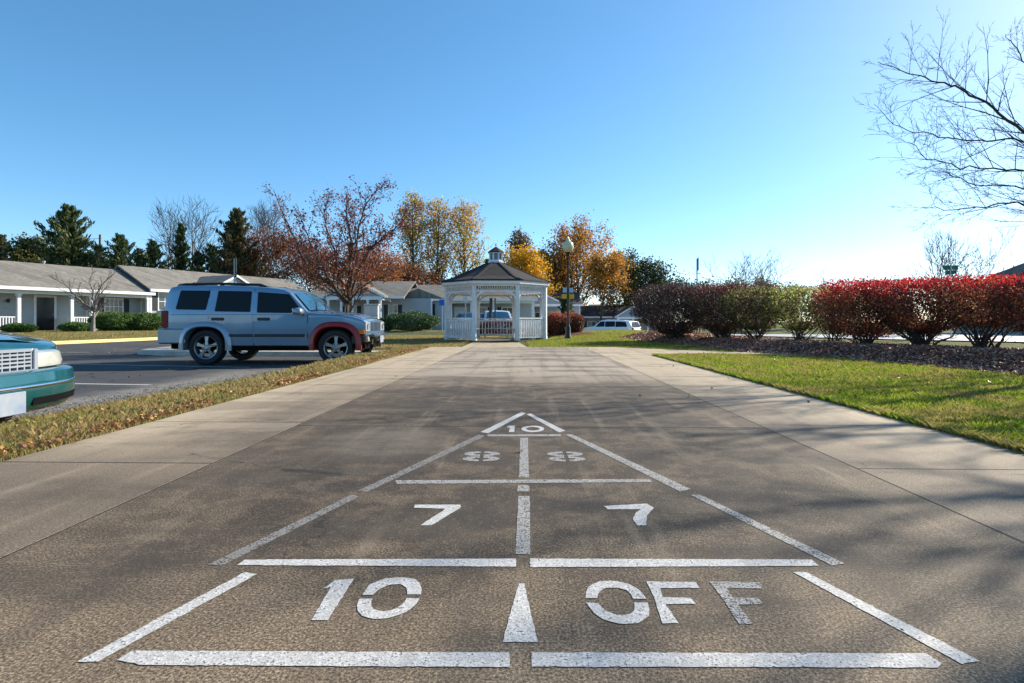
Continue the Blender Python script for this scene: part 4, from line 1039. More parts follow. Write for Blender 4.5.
# house 3: wide grey one behind the gazebo
h3 = empty('bungalow', (-5.0,50,-.1), 0, 'wide pale grey bungalow with dark shutters behind the gazebo', 'house')
wall_block(h3, -5.0, -1.1, 0, 8, -.3, 2.75, None); wall_block(h3, -1.1, 7.0, 1.8, 8, -.3, 2.75, None)
gable_roof(h3, -5.0, 7.0, 0, 9, 2.8, 4.25, M['roof'])
b = MB(); b.prism([(-5.9,2.72),(-3.2,3.75),(-.6,2.72)], 'y', -.30, 4); b.build('cross_gable', M['roof'], h3)
window_unit(h3, -2.9, 0, 1.35, 2.35, 1.35, mull=4); 
for s in (-.9,1.4,3.4,5.4,6.8): column(h3, s, .1, .0, 2.7)
door_unit(h3, .3, 1.8, 0, mat=M['trim']); window_unit(h3, 2.2, 1.8, .9, 2.1, 1.0); window_unit(h3, 4.6, 1.8, .9, 2.1, 1.0)
b = MB(); b.box(-1.1,7.0,.05,.2,2.45,2.72); b.box(-1.1,7,.2,1.8,2.68,2.72); b.build('porch_beam', M['trim'], h3)
b = MB(); b.box(-.3,1.2,.1,.16,.0,.85); b.build('porch_rail', M['trim'], h3)
# house 4: white gable to the right of the gazebo
h4 = empty('bungalow', (3.0,60,-.35), 0, 'house with a white gabled porch just right of the gazebo posts', 'house')
wall_block(h4, -5, 4.4, 2, 10, -.3, 2.85, None); gable_roof(h4, -5, 4.4, 1, 11, 2.9, 4.4, M['roof_dark'])
portico(h4, -2.0, 2.2, -1.5, 6, 0, 2.95, 3.95, (-1.8,-1.35,.4,2.0)); door_unit(h4, .0, 2, 0); window_unit(h4, 1.1, 2, .9, 2.1, .9)
# house 5: dark roof beyond the white hatchback
h5 = empty('bungalow', (12.0,70,-1.25), 0, 'low tan house with a dark roof beyond the white hatchback', 'house')
wall_block(h5, -4.2, 6, 1, 9, -.3, 2.55, None, M['siding_tan']); gable_roof(h5, -4.2, 3.0, 0, 9, 2.6, 4.0, M['roof_dark']); gable_roof(h5, -1.0, 9, 4, 14, 2.9, 4.3, M['roof'])
portico(h5, .6, 4.6, -1.6, 5, 0, 2.6, 3.8, (.8,2.6,4.4)); window_unit(h5, -2, 1, .9, 2.0, 1.1)
# house 6: far right, beyond the street
h6 = empty('bungalow', (35.8,33,.0), 0, 'grey-roofed house beyond the street at the right edge behind the red hedge', 'house')
wall_block(h6, -7, 7, -4, 4, -.4, 2.55, None, M['siding_tan'])
b = MB(); b.add([(-7.5,-4.5,2.5),(7.5,-4.5,2.5),(7.5,4.5,2.5),(-7.5,4.5,2.5),(-5.6,0,4.3),(5.6,0,4.3)], [(0,1,5,4),(1,2,5),(2,3,4,5),(3,0,4),(3,2,1,0)]); b.build('roof', M['roof'], h6)
b = MB(); b.box(-7.5,7.5,-4.56,-4.5,2.36,2.52); b.box(-7.56,-7.5,-4.5,4.5,2.36,2.52); b.build('gutter', M['trim'], h6)
window_unit(h6, -4, -4, .9, 2.1, 1.2); window_unit(h6, 3, -4, .9, 2.1, 1.2); door_unit(h6, 0, -4, 0)

# ------------------------------------------------------------------ poles, signs, cabinets
Yl = 21.0; xl = X_at(568, Yl)
lp = empty('street_lamp', (xl, Yl, float(T(xl,Yl))), 0, 'black lamp post with a pale acorn globe right of the gazebo', 'street lamp')
b = MB(); b.lathe([(.14,0),(.14,.06),(.10,.12),(.10,.42),(.065,.5),(.048,.6),(.042,1.8),(.036,3.07),(.055,3.10),(.055,3.14),(.085,3.18),(.10,3.22)], 14); b.build('pole', M['iron'], lp, smooth=True, ang=40)
b = MB(); b.lathe([(.09,3.21),(.15,3.255),(.20,3.33),(.212,3.42),(.195,3.51),(.145,3.59),(.08,3.64)], 20); b.build('globe', M['globe'], lp, smooth=True)
b = MB(); b.lathe([(.085,3.635),(.07,3.68),(.045,3.71),(.025,3.78),(.0,3.82)], 14); b.build('cap', M['globe'], lp, smooth=True)
b = MB()
for s in (-1,1): b.box(s*.115-.075, s*.115+.075, -.012,.012, 1.72,1.90,.004)
b.build('sign_plate', M['pale_sign'], lp)
b = MB()
for s in (-1,1):
    b.box(s*.13-.09, s*.13+.09, -.012,.012, 1.49,1.67,.02)
b.build('sign_plate', M['yellow_sign'], lp)
def post_sign(name, label, cat, px, Y, py_top, ph, sw, mat, rz=0, thick=.02, postr=.03, z=None):
    x = X_at(px, Y); zb_ = float(T(x,Y)) if z is None else z; zt_ = Z_at(py_top, Y)-zb_
    o = empty(name, (x,Y,zb_), rz, label, cat)
    b = MB(); b.box(-postr,postr,-.02,.02,0,zt_-.02,.004); b.build('post', M['steel'] if mat != M['green_sign'] else M['iron'], o)
    b = MB(); b.box(-sw/2,sw/2,-.02-thick,-.021,zt_-ph,zt_,.003); b.build('sign_panel', mat, o); return o
post_sign('parking_sign', 'narrow sign post edge-on rising behind the roof of the blue sport utility vehicle', 'sign', 234.5, 15.9, 258, .55, .34, M['signback'], R(113), .03, .035)
post_sign('parking_sign', 'dark edge-on sign on a thin post above the dark bare hedge', 'sign', 697, 21, 258, .46, .36, M['signback'], R(75), .03, .03)
post_sign('accessible_parking_sign', 'small blue sign on a post left of the gazebo', 'sign', 442, 42.5, 299.5, .45, .42, M['blue_sign'])
post_sign('parking_sign', 'small pale sign on a post seen through the left gazebo bay', 'sign', 465.5, 28.6, 295.3, .34, .24, M['white_box'])
x = X_at(951, 24); sp = empty('street_name_sign', (x,24,float(T(x,24))), 0, 'green street name sign on a post behind the red hedge', 'sign')
b = MB(); b.tube([(0,0,0),(0,0,3.1)], .03, 8); b.build('post', M['steel'], sp)
b = MB(); b.box(-.32,.30,-.012,.012,2.93,3.12,.004); b.build('sign_panel', M['green_sign'], sp)
b = MB(); b.box(-.012,.012,-.30,.30,2.74,2.90,.004); b.build('sign_panel', M['green_sign'], sp)
for px, lb in ((489.3,'dark slanted post seen inside the gazebo opening, left of its neighbour'), (495.2,'thin dark upright post seen inside the gazebo opening')):
    x = X_at(px, 29.5); b = MB(); w = .09 if px < 490 else .04
    b.tube([(0,0,0),(0.10 if px < 490 else 0,0,2.15)], w, 8, cap=True); b.tube([(0,0,0),(0,0,.12)], w*1.6, 8, cap=True)
    tag(b.build('bollard_post', M['iron'], loc=(x,29.5,LOTZ)), lb, 'post')
x = X_at(372, 21); cab = empty('utility_cabinet', (x,21,float(T(x,21))), R(5), 'tall white utility cabinet with two doors beyond the bonnet of the blue vehicle', 'cabinet')
b = MB(); b.box(-.24,.24,-.16,.16,0,1.30,.01); b.box(-.27,.27,-.19,.19,1.30,1.35,.01); b.build('housing', M['white_box'], cab)
for s in (-1,1):
    b = MB(); b.box(min(.012*s,.225*s), max(.012*s,.225*s), -.175,-.161,.08,1.24,.004); dd = b.build('door', M['white_box'], cab)
    b = MB(); b.box(s*.04-.01, s*.04+.01, -.19,-.176,.62,.72); b.build('handle', M['iron'], dd)
x = X_at(359, 20); b = MB(); b.box(-.2,.2,-.2,.2,0,.52,.03); b.box(-.17,.17,-.215,-.2,.1,.42); b.box(-.22,.22,-.22,.22,.50,.55,.01)
tag(b.build('transformer_box', M['white_box'], loc=(x,20,float(T(x,20)))), 'low pale box beside the tall white utility cabinet', 'cabinet')
# utility pole and its lines
up_ = empty('utility_pole', (X_at(100,70),70,-.1), 0, 'weathered utility pole behind the tall cedar at the left', 'utility pole')
b = MB(); b.tube([(0,0,0),(0,0,11.6)], [.17,.12], 8, cap=True); b.build('pole', M['pole'], up_)
b = MB()
for dx in (-.9,.9):
    pts = []
    for k in range(25):
        t = k/24; pts.append((dx*.2-60*t, 0, 11.1 - 1.6*4*t*(1-t)*.5 + .9*t))
    b.tube(pts, .018, 4)
    
b.build('wire', M['iron'], up_)
# ------------------------------------------------------------------ vegetation
def grow(rs, p, d, Ln, r, lvl, P, out):
    n = max(2, int(Ln/P['seg'][min(lvl, len(P['seg'])-1)])); pts = [p.copy()]; dirs = [d.copy()]; q = p.copy(); dd = d.copy()
    w = P['wob'][min(lvl, len(P['wob'])-1)]; up = P['up'][min(lvl, len(P['up'])-1)]
    for i in range(n):
        dd = dd + Vector((rs.gauss(0,w), rs.gauss(0,w), rs.gauss(0,w)+up)); dd.normalize()
        q = q + dd*(Ln/n); pts.append(q.copy()); dirs.append(dd.copy())
    rt = r*P.get('taper',.3); rad = [r+(rt-r)*(i/n) for i in range(n+1)]
    out.append((pts, rad, lvl))
    if lvl < P['levels']-1:
        nc = P['nb'][lvl]; nc = nc if isinstance(nc, int) else nc[0]; t0 = P['t0'][lvl]
        az = rs.random()*6.28
        for k in range(nc):
            t = t0+(1-t0)*(k+rs.random())/nc; i = min(n-1, int(t*n)); f = t*n-i
            pp = pts[i].lerp(pts[i+1], f); bd = dirs[i]; o = bd.orthogonal().normalized(); az += 2.4+rs.uniform(-.4,.4)
            side = Matrix.Rotation(az, 3, bd) @ o; a = P['ang'][lvl]*rs.uniform(.75,1.25)
            cd_ = (bd*math.cos(a)+side*math.sin(a)).normalized()
            sh = P.get('shape', 'round'); prof = (1-.6*t) if sh == 'round' else (1.15-.95*t) if sh == 'cone' else (.55+.9*math.sin(math.pi*min(1,t*1.0)))*.8
            cl = (Ln if lvl else P.get('spread', Ln))*P['lr'][lvl]*prof*rs.uniform(.75,1.2)
            cr = min((rad[i])*.62, r*P['rr'][min(lvl,2)]) if lvl else min(rad[i]*.6, r*P['rr'][0])
            grow(rs, pp, cd_, cl, max(cr, P['rmin']), lvl+1, P, out)
def tree(name, label, cat, loc, H, P, seed, bark, twig=None, leaf=None, nleaf=0, lsize=.1, lpos=2, lspread=.12, limbs=None, group=None, leafbox=None):
    rs = random.Random(seed); root = empty(name, loc, 0, label, cat, group); out = []
    grow(rs, Vector((0,0,-.15)), Vector((P.get('lean',0),0,1)).normalized(), H, P['r'], 0, P, out)
    if 'fit' in P:      # bring the grown crown to its real height and width
        Hf, Wf = P['fit']; al = [q for pts, _, lvl in out for q in pts[1:]]
        zs = sorted(q.z for q in al)[int(len(al)*.997)]; xr = sorted(math.hypot(q.x,q.y) for q in al)[int(len(al)*.94)]
        kz, kx = Hf/zs, Wf/xr
        for pts, _, _ in out:
            for q in pts: q.x *= kx; q.y *= kx; q.z = q.z*kz if q.z > 0 else q.z
    if limbs:
        for (pts, r0) in limbs:
            V_ = [Vector(p) for p in pts]; n = len(V_)-1
            # smooth the guide and grow from it
            S2 = []
            for i in range(n):
                for k in range(5):
                    t = k/5; p0 = V_[max(i-1,0)]; p1 = V_[i]; p2 = V_[i+1]; p3 = V_[min(i+2,n)]
                    S2.append(.5*((2*p1)+(p2-p0)*t+(2*p0-5*p1+4*p2-p3)*t*t+(3*p1-p0-3*p2+p3)*t**3)+Vector((rs.gauss(0,.015),rs.gauss(0,.015),rs.gauss(0,.015))))
            S2.append(V_[-1]); m = len(S2); rad = [r0*(1-.86*i/(m-1)) for i in range(m)]; out.append((S2, rad, 1))
            L_ = sum((S2[i+1]-S2[i]).length for i in range(m-1)); nk = int(L_*P.get('limb_kids',5)); az = rs.random()*6
            for k in range(nk):
                t = .12+.86*(k+rs.random())/nk; i = min(m-2, int(t*(m-1))); bd = (S2[i+1]-S2[i]).normalized(); o = bd.orthogonal().normalized(); az += 2.4
                a = rs.uniform(.5,1.0); cd_ = (bd*math.cos(a)+(Matrix.Rotation(az,3,bd)@o)*math.sin(a)+Vector((0,0,.25))).normalized()
                grow(rs, S2[i].copy(), cd_, L_*P.get('kidlen',.42)*(1-.65*t)*rs.uniform(.5,1.2), max(rad[i]*.5, P['rmin']), 2, P, out)
    tr = MB(); cr = MB()
    for pts, rad, lvl in out:
        if lvl <= P.get('trunk_lvl',1): tr.tube(pts, rad, 8 if lvl == 0 else 5)
        else: cr.tube(pts, rad, 4 if lvl == 2 else 3)
    t_ = tr.build('trunk', bark, root, smooth=True)
    if cr.v: cr.build('twigs', twig or bark, root)
    if leaf is not None and nleaf:
        rng = np.random.default_rng(seed); segs = [(a, b_) for pts, rad, lvl in out if lvl >= lpos for a, b_ in zip(pts[:-1], pts[1:])]
        A = np.array([tuple(a) for a, _ in segs]); B = np.array([tuple(b_) for _, b_ in segs]); ln = np.linalg.norm(B-A,axis=1)
        idx = rng.choice(len(segs), nleaf, p=ln/ln.sum()); tt = rng.random((nleaf,1)); C = A[idx]+(B[idx]-A[idx])*tt + rng.normal(size=(nleaf,3))*lspread
        if leafbox is not None: C = C[leafbox(C, rng)]
        sz = lsize*rng.uniform(.6,1.3,len(C)); npmesh('crown', leafV(rng, C, sz, sz*.7), 4, leaf, root)
    return root
BASE = dict(levels=4, seg=[.5,.35,.2,.12], wob=[.04,.10,.13,.16], up=[.02,.06,.05,.03], nb=[9,7,6], t0=[.3,.2,.15], ang=[.8,.75,.8], lr=[.5,.45,.45], rr=[.5,.5,.5], rmin=.006, r=.14, taper=.25)
def PP(**k): d = dict(BASE); d.update(k); return d
def XT(px, Y): x = X_at(px, Y); return (x, Y, float(T(x, Y)))

def conifer(label, px, Y, py_top, wpx, seed, leaf, n=150, spray=20, group='cedars behind the grey row house', cat='cedar tree'):
    x, y, z = XT(px, Y); H = Z_at(py_top, Y)-z; Rm = wpx*Y/F/2
    rs = random.Random(seed); rng = np.random.default_rng(seed); root = empty('cedar_tree', (x,y,z), 0, label, cat, group)
    tr = MB(); tr.tube([(0,0,-.2),(.1,0,H*.5),(0,0,H*.98)], [H*.018,H*.011,.015], 7)
    C = []; D = []
    for i in range(n):
        t = .06+.93*(i+rs.random())/n; Lb = Rm*(1-t)**.68*rs.choice((.55,.75,.9,1.05,1.35))*rs.uniform(.85,1.15)+.15; az = i*2.399+rs.uniform(-.3,.3); el = R(10+34*t)+rs.uniform(-.15,.3)
        d = Vector((math.cos(az)*math.cos(el), math.sin(az)*math.cos(el), math.sin(el))); p = Vector((0,0,t*H)); pts = [p]
        for k in range(4): d = (d+Vector((rs.gauss(0,.08),rs.gauss(0,.08),.05))).normalized(); p = p+d*Lb/4; pts.append(p)
        tr.tube(pts, [.04*(1-t)+.02,.03,.02,.014,.008], 3)
        m = max(14, int(spray*(Lb/Rm+.3)*3.2)); u = rng.random(m)**.8
        P_ = np.array([tuple(q) for q in pts]); sgm = np.clip((u*4).astype(int),0,3); fr = (u*4-sgm)[:,None]
        c = P_[sgm]*(1-fr)+P_[sgm+1]*fr + rng.normal(size=(m,3))*np.array([.12,.12,.08])*(.35+Lb/3.5)
        dd = np.tile(np.array(tuple(d)),(m,1)) + rng.normal(size=(m,3))*.42; dd[:,2] += .2; C.append(c); D.append(dd)
    tr.build('trunk', M['bark'], root, smooth=True); C = np.concatenate(C); D = unit(np.concatenate(D)); k = rng.uniform(.6,1.4,len(C))
    npmesh('crown', leafV(rng, C, .34*k*(H/12+.35), .10*k*(H/12+.35), D), 4, leaf, root); return root

def leafy(name, label, cat, px, Y, py_top, wpx, seed, leaf, nleaf, lsize, bark=None, base=.28, group=None, dens=(10,7,5), shape='oval', lspread=.3, r=None, zoff=0):
    x, y, z = XT(px, Y); H = Z_at(py_top, Y)-z; W = wpx*Y/F/2
    P = PP(r=r or H*.016, nb=list(dens), t0=[base,.15,.1], lr=[1,.5,.5], spread=W*1.25, shape=shape, seg=[H/8,W/4,W/6,W/8], ang=[.75,.7,.8], up=[.02,.12,.08,.03], rmin=.012, taper=.12, fit=(H-.3*lspread, W*.95))
    return tree(name, label, cat, (x,y,z+zoff), H*.93, P, seed, bark or M['bark'], None, leaf, nleaf, lsize, 1, lspread, group=group)

# trees behind the row house, left to right
g0_ = 'trees behind the grey row house'
conifer('broad brownish cedar cut by the left edge of the picture', 2, 62, 236, 52, 11, L['cedar_brown'])
leafy('shade_tree', 'olive brown leafy tree between two cedars at far left', 'tree', 31, 60, 237, 44, 12, L['olive'], 9000, .30, group=g0_)
conifer('tallest dark cedar behind the porch with a broad ragged top', 69, 57, 208, 92, 13, L['cedar'], 210, 34)
conifer('low spreading cedar right of the tallest one', 120, 58, 236, 74, 14, L['cedar'], 140)
conifer('low cedar filling the gap behind the grey roof', 98, 64, 246, 60, 114, L['cedar_brown'], 140)
conifer('short thin cedar left of the tall leafless tree', 153, 60, 242, 62, 15, L['cedar'], 110)
conifer('slender cedar inside the tall leafless tree', 181, 62, 224, 36, 16, L['cedar'], 120)
conifer('browning cedar behind the roof left of the rusty trees', 237, 60, 210, 72, 17, L['cedar_brown'], 190, 30)
for px_, tp_, sd_2, lb_ in ((139,250,214,'lowest dark cedar right behind the start of the higher roof'),(198,253,216,'low dark cedar at the foot of the tallest leafless tree'),(255,250,217,'low dark cedar half hidden by the bronze leaves'),(46,250,218,'low dark cedar under the left side of the tallest cedar')):
    conifer(lb_, px_, 66, tp_, 62, sd_2, L['cedar'], 100)
conifer('dark low cedar between the leafless tree and the browning cedar', 212, 66, 246, 66, 18, L['cedar'], 110)
def bare(label, px, Y, py_top, wpx, seed, dens=(15,9,6), thin=.022, name='bare_tree', group='leafless trees', bark=None, twig=None, base=.25, shape='oval', up=.16):
    x, y, z = XT(px, Y); H = Z_at(py_top, Y)-z; W = wpx*Y/F/2
    P = PP(r=H*.014, nb=list(dens), t0=[base,.15,.1], lr=[1,.55,.5], spread=W*1.9, shape=shape, seg=[H/8,W/4,W/6,W/8], ang=[.55,.5,.55], up=[.02,up,up*.6,.05], rmin=thin, taper=.15, fit=(H, W*.95))
    return tree(name, label, 'tree', (x,y,z), H*.93, P, seed, bark or M['bark_light'], twig or M['twig_grey'], group=group)
bare('tallest leafless tree, grey, behind the row house roof', 190, 66, 196, 66, 21)
bare('leafless tree left of the tallest grey one', 171, 68, 207, 40, 22, (9,7,5))
bare('faint leafless tree rising behind the browning cedar', 261, 68, 196, 60, 23)
leafy('oak_tree', 'bronze-leaved tree nearest the browning cedar', 'tree', 268, 60, 226, 74, 31, L['bronze'], 8000, .19, base=.2, group='bronze-leaved trees', lspread=.35)
leafy('oak_tree', 'bronze-leaved tree with a low crown just behind the blue vehicle roof', 'tree', 306, 58, 236, 84, 32, L['bronze'], 9000, .18, base=.2, group='bronze-leaved trees', lspread=.35)
leafy('oak_tree', 'orange-brown tree behind the white portico', 'tree', 375, 60, 243, 80, 33, L['rust'], 8000, .22, base=.25, lspread=.4)
leafy('oak_tree', 'rusty low tree behind the bungalow roofs left of the poplars', 'tree', 412, 66, 262, 70, 34, L['bronze'], 7000, .24, base=.2, lspread=.4)
pg = 'tall poplars turning yellow'
for px, top, w_, sd, lb in ((413,192,40,41,'leftmost of the three tall yellowing poplars'),(436,199,44,42,'middle tall yellowing poplar, half leafless'),(461,200,50,43,'tall yellowing poplar nearest the gazebo cupola')):
    leafy('poplar_tree', lb, 'tree', px, 72, top, w_, sd, L['amber'], 5200, .25, base=.22, group=pg, dens=(22,7,5), shape='oval', lspread=.32, bark=M['bark'])
conifer('small dark evergreen behind the gazebo roof', 487, 62, 260, 30, 44, L['cedar'], 90, group=None)
leafy('shade_tree', 'dull brown tree right behind the gazebo cupola', 'tree', 517, 78, 229, 34, 45, L['dull'], 5000, .28, base=.2, dens=(16,7,5))
leafy('maple_tree', 'bright yellow tree right of the gazebo cupola', 'tree', 533, 64, 246, 56, 46, L['yellow'], 9500, .25, base=.12, dens=(16,7,5), lspread=.35)
leafy('maple_tree', 'dark orange-brown tree filling the gap left of the lamp post', 'tree', 556, 74, 243, 56, 47, L['gold'], 8000, .3, base=.12, dens=(16,7,5), lspread=.4)
leafy('shade_tree', 'tall brown-orange tree directly behind the lamp globe', 'tree', 580, 76, 218, 72, 48, L['gold'], 9500, .27, base=.15, dens=(18,8,5), lspread=.35)
leafy('maple_tree', 'golden tree right of the lamp post', 'tree', 600, 68, 251, 50, 49, L['gold'], 7000, .25, base=.34, dens=(14,7,5), lspread=.35)
leafy('shade_tree', 'olive green tree right of the golden tree', 'tree', 625, 76, 251, 48, 50, L['olive'], 8000, .3, base=.1, dens=(14,7,5), lspread=.4)
leafy('shade_tree', 'dark green round tree at the left end of the dark hedge', 'tree', 646, 72, 258, 44, 51, L['green'], 6000, .28, base=.15, dens=(12,7,5), lspread=.4)
leafy('shade_tree', 'low dark green tree behind the tan house roof', 'tree', 668, 80, 275, 46, 52, L['green'], 5000, .3, base=.15, dens=(12,7,5), lspread=.4)
conifer('short dark evergreen beside the lamp post foot', 566, 41, 297, 26, 53, L['cedar'], 90, 22, group=None)
rg = 'trees far beyond the street'
for px, Y, top, w_, sd, lf, lb in ((735,95,279,34,61,L['olive'],'small far olive tree above the red-tipped hedge'),(763,100,279,30,62,L['dull'],'small far brown tree right of the far olive one'),(790,110,281,44,63,L['olive'],'far low olive tree above the green hedge'),
        (846,120,287,50,64,L['dull'],'far low brown tree at the left end of the red hedge'),(700,100,280,40,65,L['green'],'far green tree behind the dark hedge')):
    leafy('distant_tree', lb, 'tree', px, Y, top, w_, sd, lf, 5000, .34, base=.1, dens=(12,6,4), lspread=.6, group=rg)
bare('small bare tree with spreading limbs above the red-tipped hedge', 742, 40, 249, 74, 71, (9,7,5), .014, up=.08, bark=M['bark'], twig=M['twig_grey'], base=.15)
bare('leaning small bare tree right above the red-tipped hedge', 762, 43, 251, 62, 72, (8,7,5), .014, up=.08, bark=M['bark'], twig=M['twig_grey'], base=.15)
bare('tiny bare tree above the green hedge', 826, 52, 268, 40, 73, (8,6,4), .016, up=.08)
bare('bare tree left of the green street sign', 938, 30, 227, 76, 74, (9,8,6), .011, up=.05, bark=M['bark'], twig=M['twig'], base=.2)
bare('bare upright tree right of the green street sign', 979, 33, 224, 92, 75, (10,8,6), .011, up=.1, bark=M['bark_light'], twig=M['twig_grey'], base=.2)
# the rusty-leaved tree in front of the portico
x, y, z = XT(347, 18.5)
P = PP(r=.115, nb=[3,7,5,3], levels=5, t0=[.6,.2,.15,.1], ang=[.6,.7,.7,.7], lr=[1,.5,.5,.5], spread=2.0, seg=[.3,.3,.2,.15,.1], wob=[.03,.08,.12,.14,.16], up=[.0,.06,.05,.04,.03], rmin=.006, trunk_lvl=1, taper=.3, limb_kids=5.0, kidlen=.38)
s = 18.5/F
lim = lambda pts, r: ([((px-347)*s, dy, (322-py)*s+.7-z) for px, py, dy in pts], r)
nl = [lim([(347,304,0),(331,284,-.2),(311,262,-.5),(300,236,-.7),(285,196,-.9)], .06), lim([(347,300,0),(335,268,.3),(328,243,.5),(316,213,.8),(320,190,.9)], .055),
      lim([(348,300,0),(350,270,.0),(352,235,-.2),(347,212,-.1),(350,200,.0)], .06), lim([(349,300,0),(362,255,.4),(374,240,.5),(395,222,.7),(412,200,.8)], .055),
      lim([(349,298,0),(358,262,-.5),(365,230,-.7),(374,208,-.9),(390,193,-1)], .05), lim([(349,302,0),(366,288,-.5),(388,278,-.8),(408,270,-1)], .035),
      lim([(346,302,0),(325,290,.8),(296,272,1.2),(276,250,1.5)], .04), lim([(348,302,0),(352,280,1.2),(360,250,1.9),(368,225,2.2)], .05), lim([(348,302,0),(340,280,-1.2),(330,250,-1.8),(322,225,-2.1)], .05)]
def crabbox(C, rng):
    zz = C[:,2]; return (rng.random(len(C)) < np.where(zz < 2.5, .9, .6)) & (zz > 1.55+rng.random(len(C))*.35)
t = NT('rusty_leaves_mixed'); cz = t.xyz()[2]
lo_ = t.ramp(t.rnd(), [(.15,(.34,.12,.03)),(.45,(.25,.08,.03)),(.75,(.42,.19,.06)),(.95,(.16,.05,.03))]); hi_ = t.ramp(t.rnd(), [(.15,(.20,.05,.04)),(.5,(.32,.10,.045)),(.85,(.14,.04,.04))])
L['crab'] = t.bsdf(t.mix(t.sm(t.math('ADD', cz, t.math('MULTIPLY', t.math('SUBTRACT', t.rnd(), .5), .9)), 1.9, 2.7), lo_, hi_), .55, trans=.4, spec=.3)
tree('crabapple_tree', 'half-bare tree with rusty leaves standing beyond the bonnet of the blue vehicle', 'tree', (x,y,z), 1.35, P, 7, M['bark'], M['twig'], L['crab'], 13000, .07, 2, .08, limbs=nl, leafbox=crabbox)
# crape myrtle in front of the porch
x, y, z = XT(93, 31); s = 31/F
P = PP(r=.14, nb=[4,7,6], t0=[.6,.25,.15], lr=[1,.5,.5], spread=1.9, seg=[.3,.3,.25,.2], ang=[.7,.6,.6], up=[.02,.03,.05,.03], rmin=.010, taper=.3, limb_kids=4)
lim2 = lambda pts, r: ([((px-93)*s, dy, (322-py)*s+.7-z) for px, py, dy in pts], r)
tree('crape_myrtle', 'small leafless tree with pale limbs in front of the porch', 'tree', (x,y,z), 1.4, P, 9, M['bark_light'], M['twig_grey'],
     limbs=[lim2([(93,311,0),(84,300,-.3),(74,286,-.6),(62,276,-.9)],.07), lim2([(93,310,0),(88,294,.4),(82,280,.6),(84,270,.8)],.06), lim2([(94,309,0),(98,292,0),(104,280,.2),(112,272,.3)],.06), lim2([(94,310,0),(104,298,-.5),(112,292,-.7),(124,284,-1)],.05), lim2([(92,311,0),(78,303,.3),(62,298,.5)],.04)])
# the big bare tree just outside the right edge; its limbs reach into the picture
tx, ty = 11.2, 9.8; tz = .15
P = PP(r=.17, nb=[11,7,5,4], levels=5, t0=[.35,.2,.12,.1], ang=[.85,.6,.6,.6], lr=[1,.5,.5,.5], spread=2.7, seg=[.5,.4,.3,.2,.12], wob=[.03,.07,.10,.12,.14], up=[.0,.05,.05,.04,.03], rmin=.0028, trunk_lvl=1, rr=[.28,.5,.5], taper=.22, limb_kids=5.0, kidlen=.27, lean=.06, shape='round')
def lim3(pts, r): return ([(X_at(px,Y)-tx, Y-ty, Z_at(py,Y)-tz) for px, py, Y in pts], r)
tl = [([(0,0,2.0)]+lim3([(1075,175,9.4),(1024,133,9.2),(985,103,9.0),(950,85,8.9),(918,76,8.8),(878,62,8.7)],.07)[0], .032),
      ([(0,0,2.3)]+lim3([(1090,130,9.5),(1045,85,9.6),(1020,55,9.7),(1006,34,9.8)],.06)[0], .026),
      ([(0,0,1.7)]+lim3([(1080,190,9.9),(1024,143,10.1),(980,141,10.2),(940,136,10.3),(900,128,10.4),(874,104,10.5)],.04)[0], .024),
      ([(0,0,1.6)]+lim3([(1080,210,8.6),(1024,172,8.5),(980,168,8.4),(935,160,8.3),(908,142,8.2)],.035)[0], .022),
      ([(0,0,1.5)]+lim3([(1070,225,9.2),(1024,204,9.1),(985,206,9.0),(950,210,9.0),(922,207,8.9)],.035)[0], .022),
      ([(0,0,1.6)]+lim3([(1075,210,10.4),(1024,188,10.6),(975,184,10.7),(940,172,10.8),(915,178,10.9)],.035)[0], .022)]
tree('bare_tree', 'large leafless tree whose fine limbs hang in from the upper right edge', 'tree', (tx,ty,tz), 5.0, P, 5, M['bark'], M['twig'], limbs=tl)
# its neighbour further along the bed, off to the right, that also shades the court
P2 = dict(P); P2.update(rr=[.45,.55,.55], rmin=.006, spread=3.6, nb=[14,8,6,3]); tree('bare_tree', 'leafless tree beside the lawn beyond the right edge', 'tree', (10.0,7.4,.1), 6.5, P2, 6, M['bark'], M['twig'])
P3 = dict(P); P3.update(spread=3.2, nb=[12,8,6,3], rmin=.006); tree('bare_tree', 'leafless tree by the street beyond the right edge', 'tree', (18.5,17.5,0), 8.5, P3, 8, M['bark'], M['twig'])

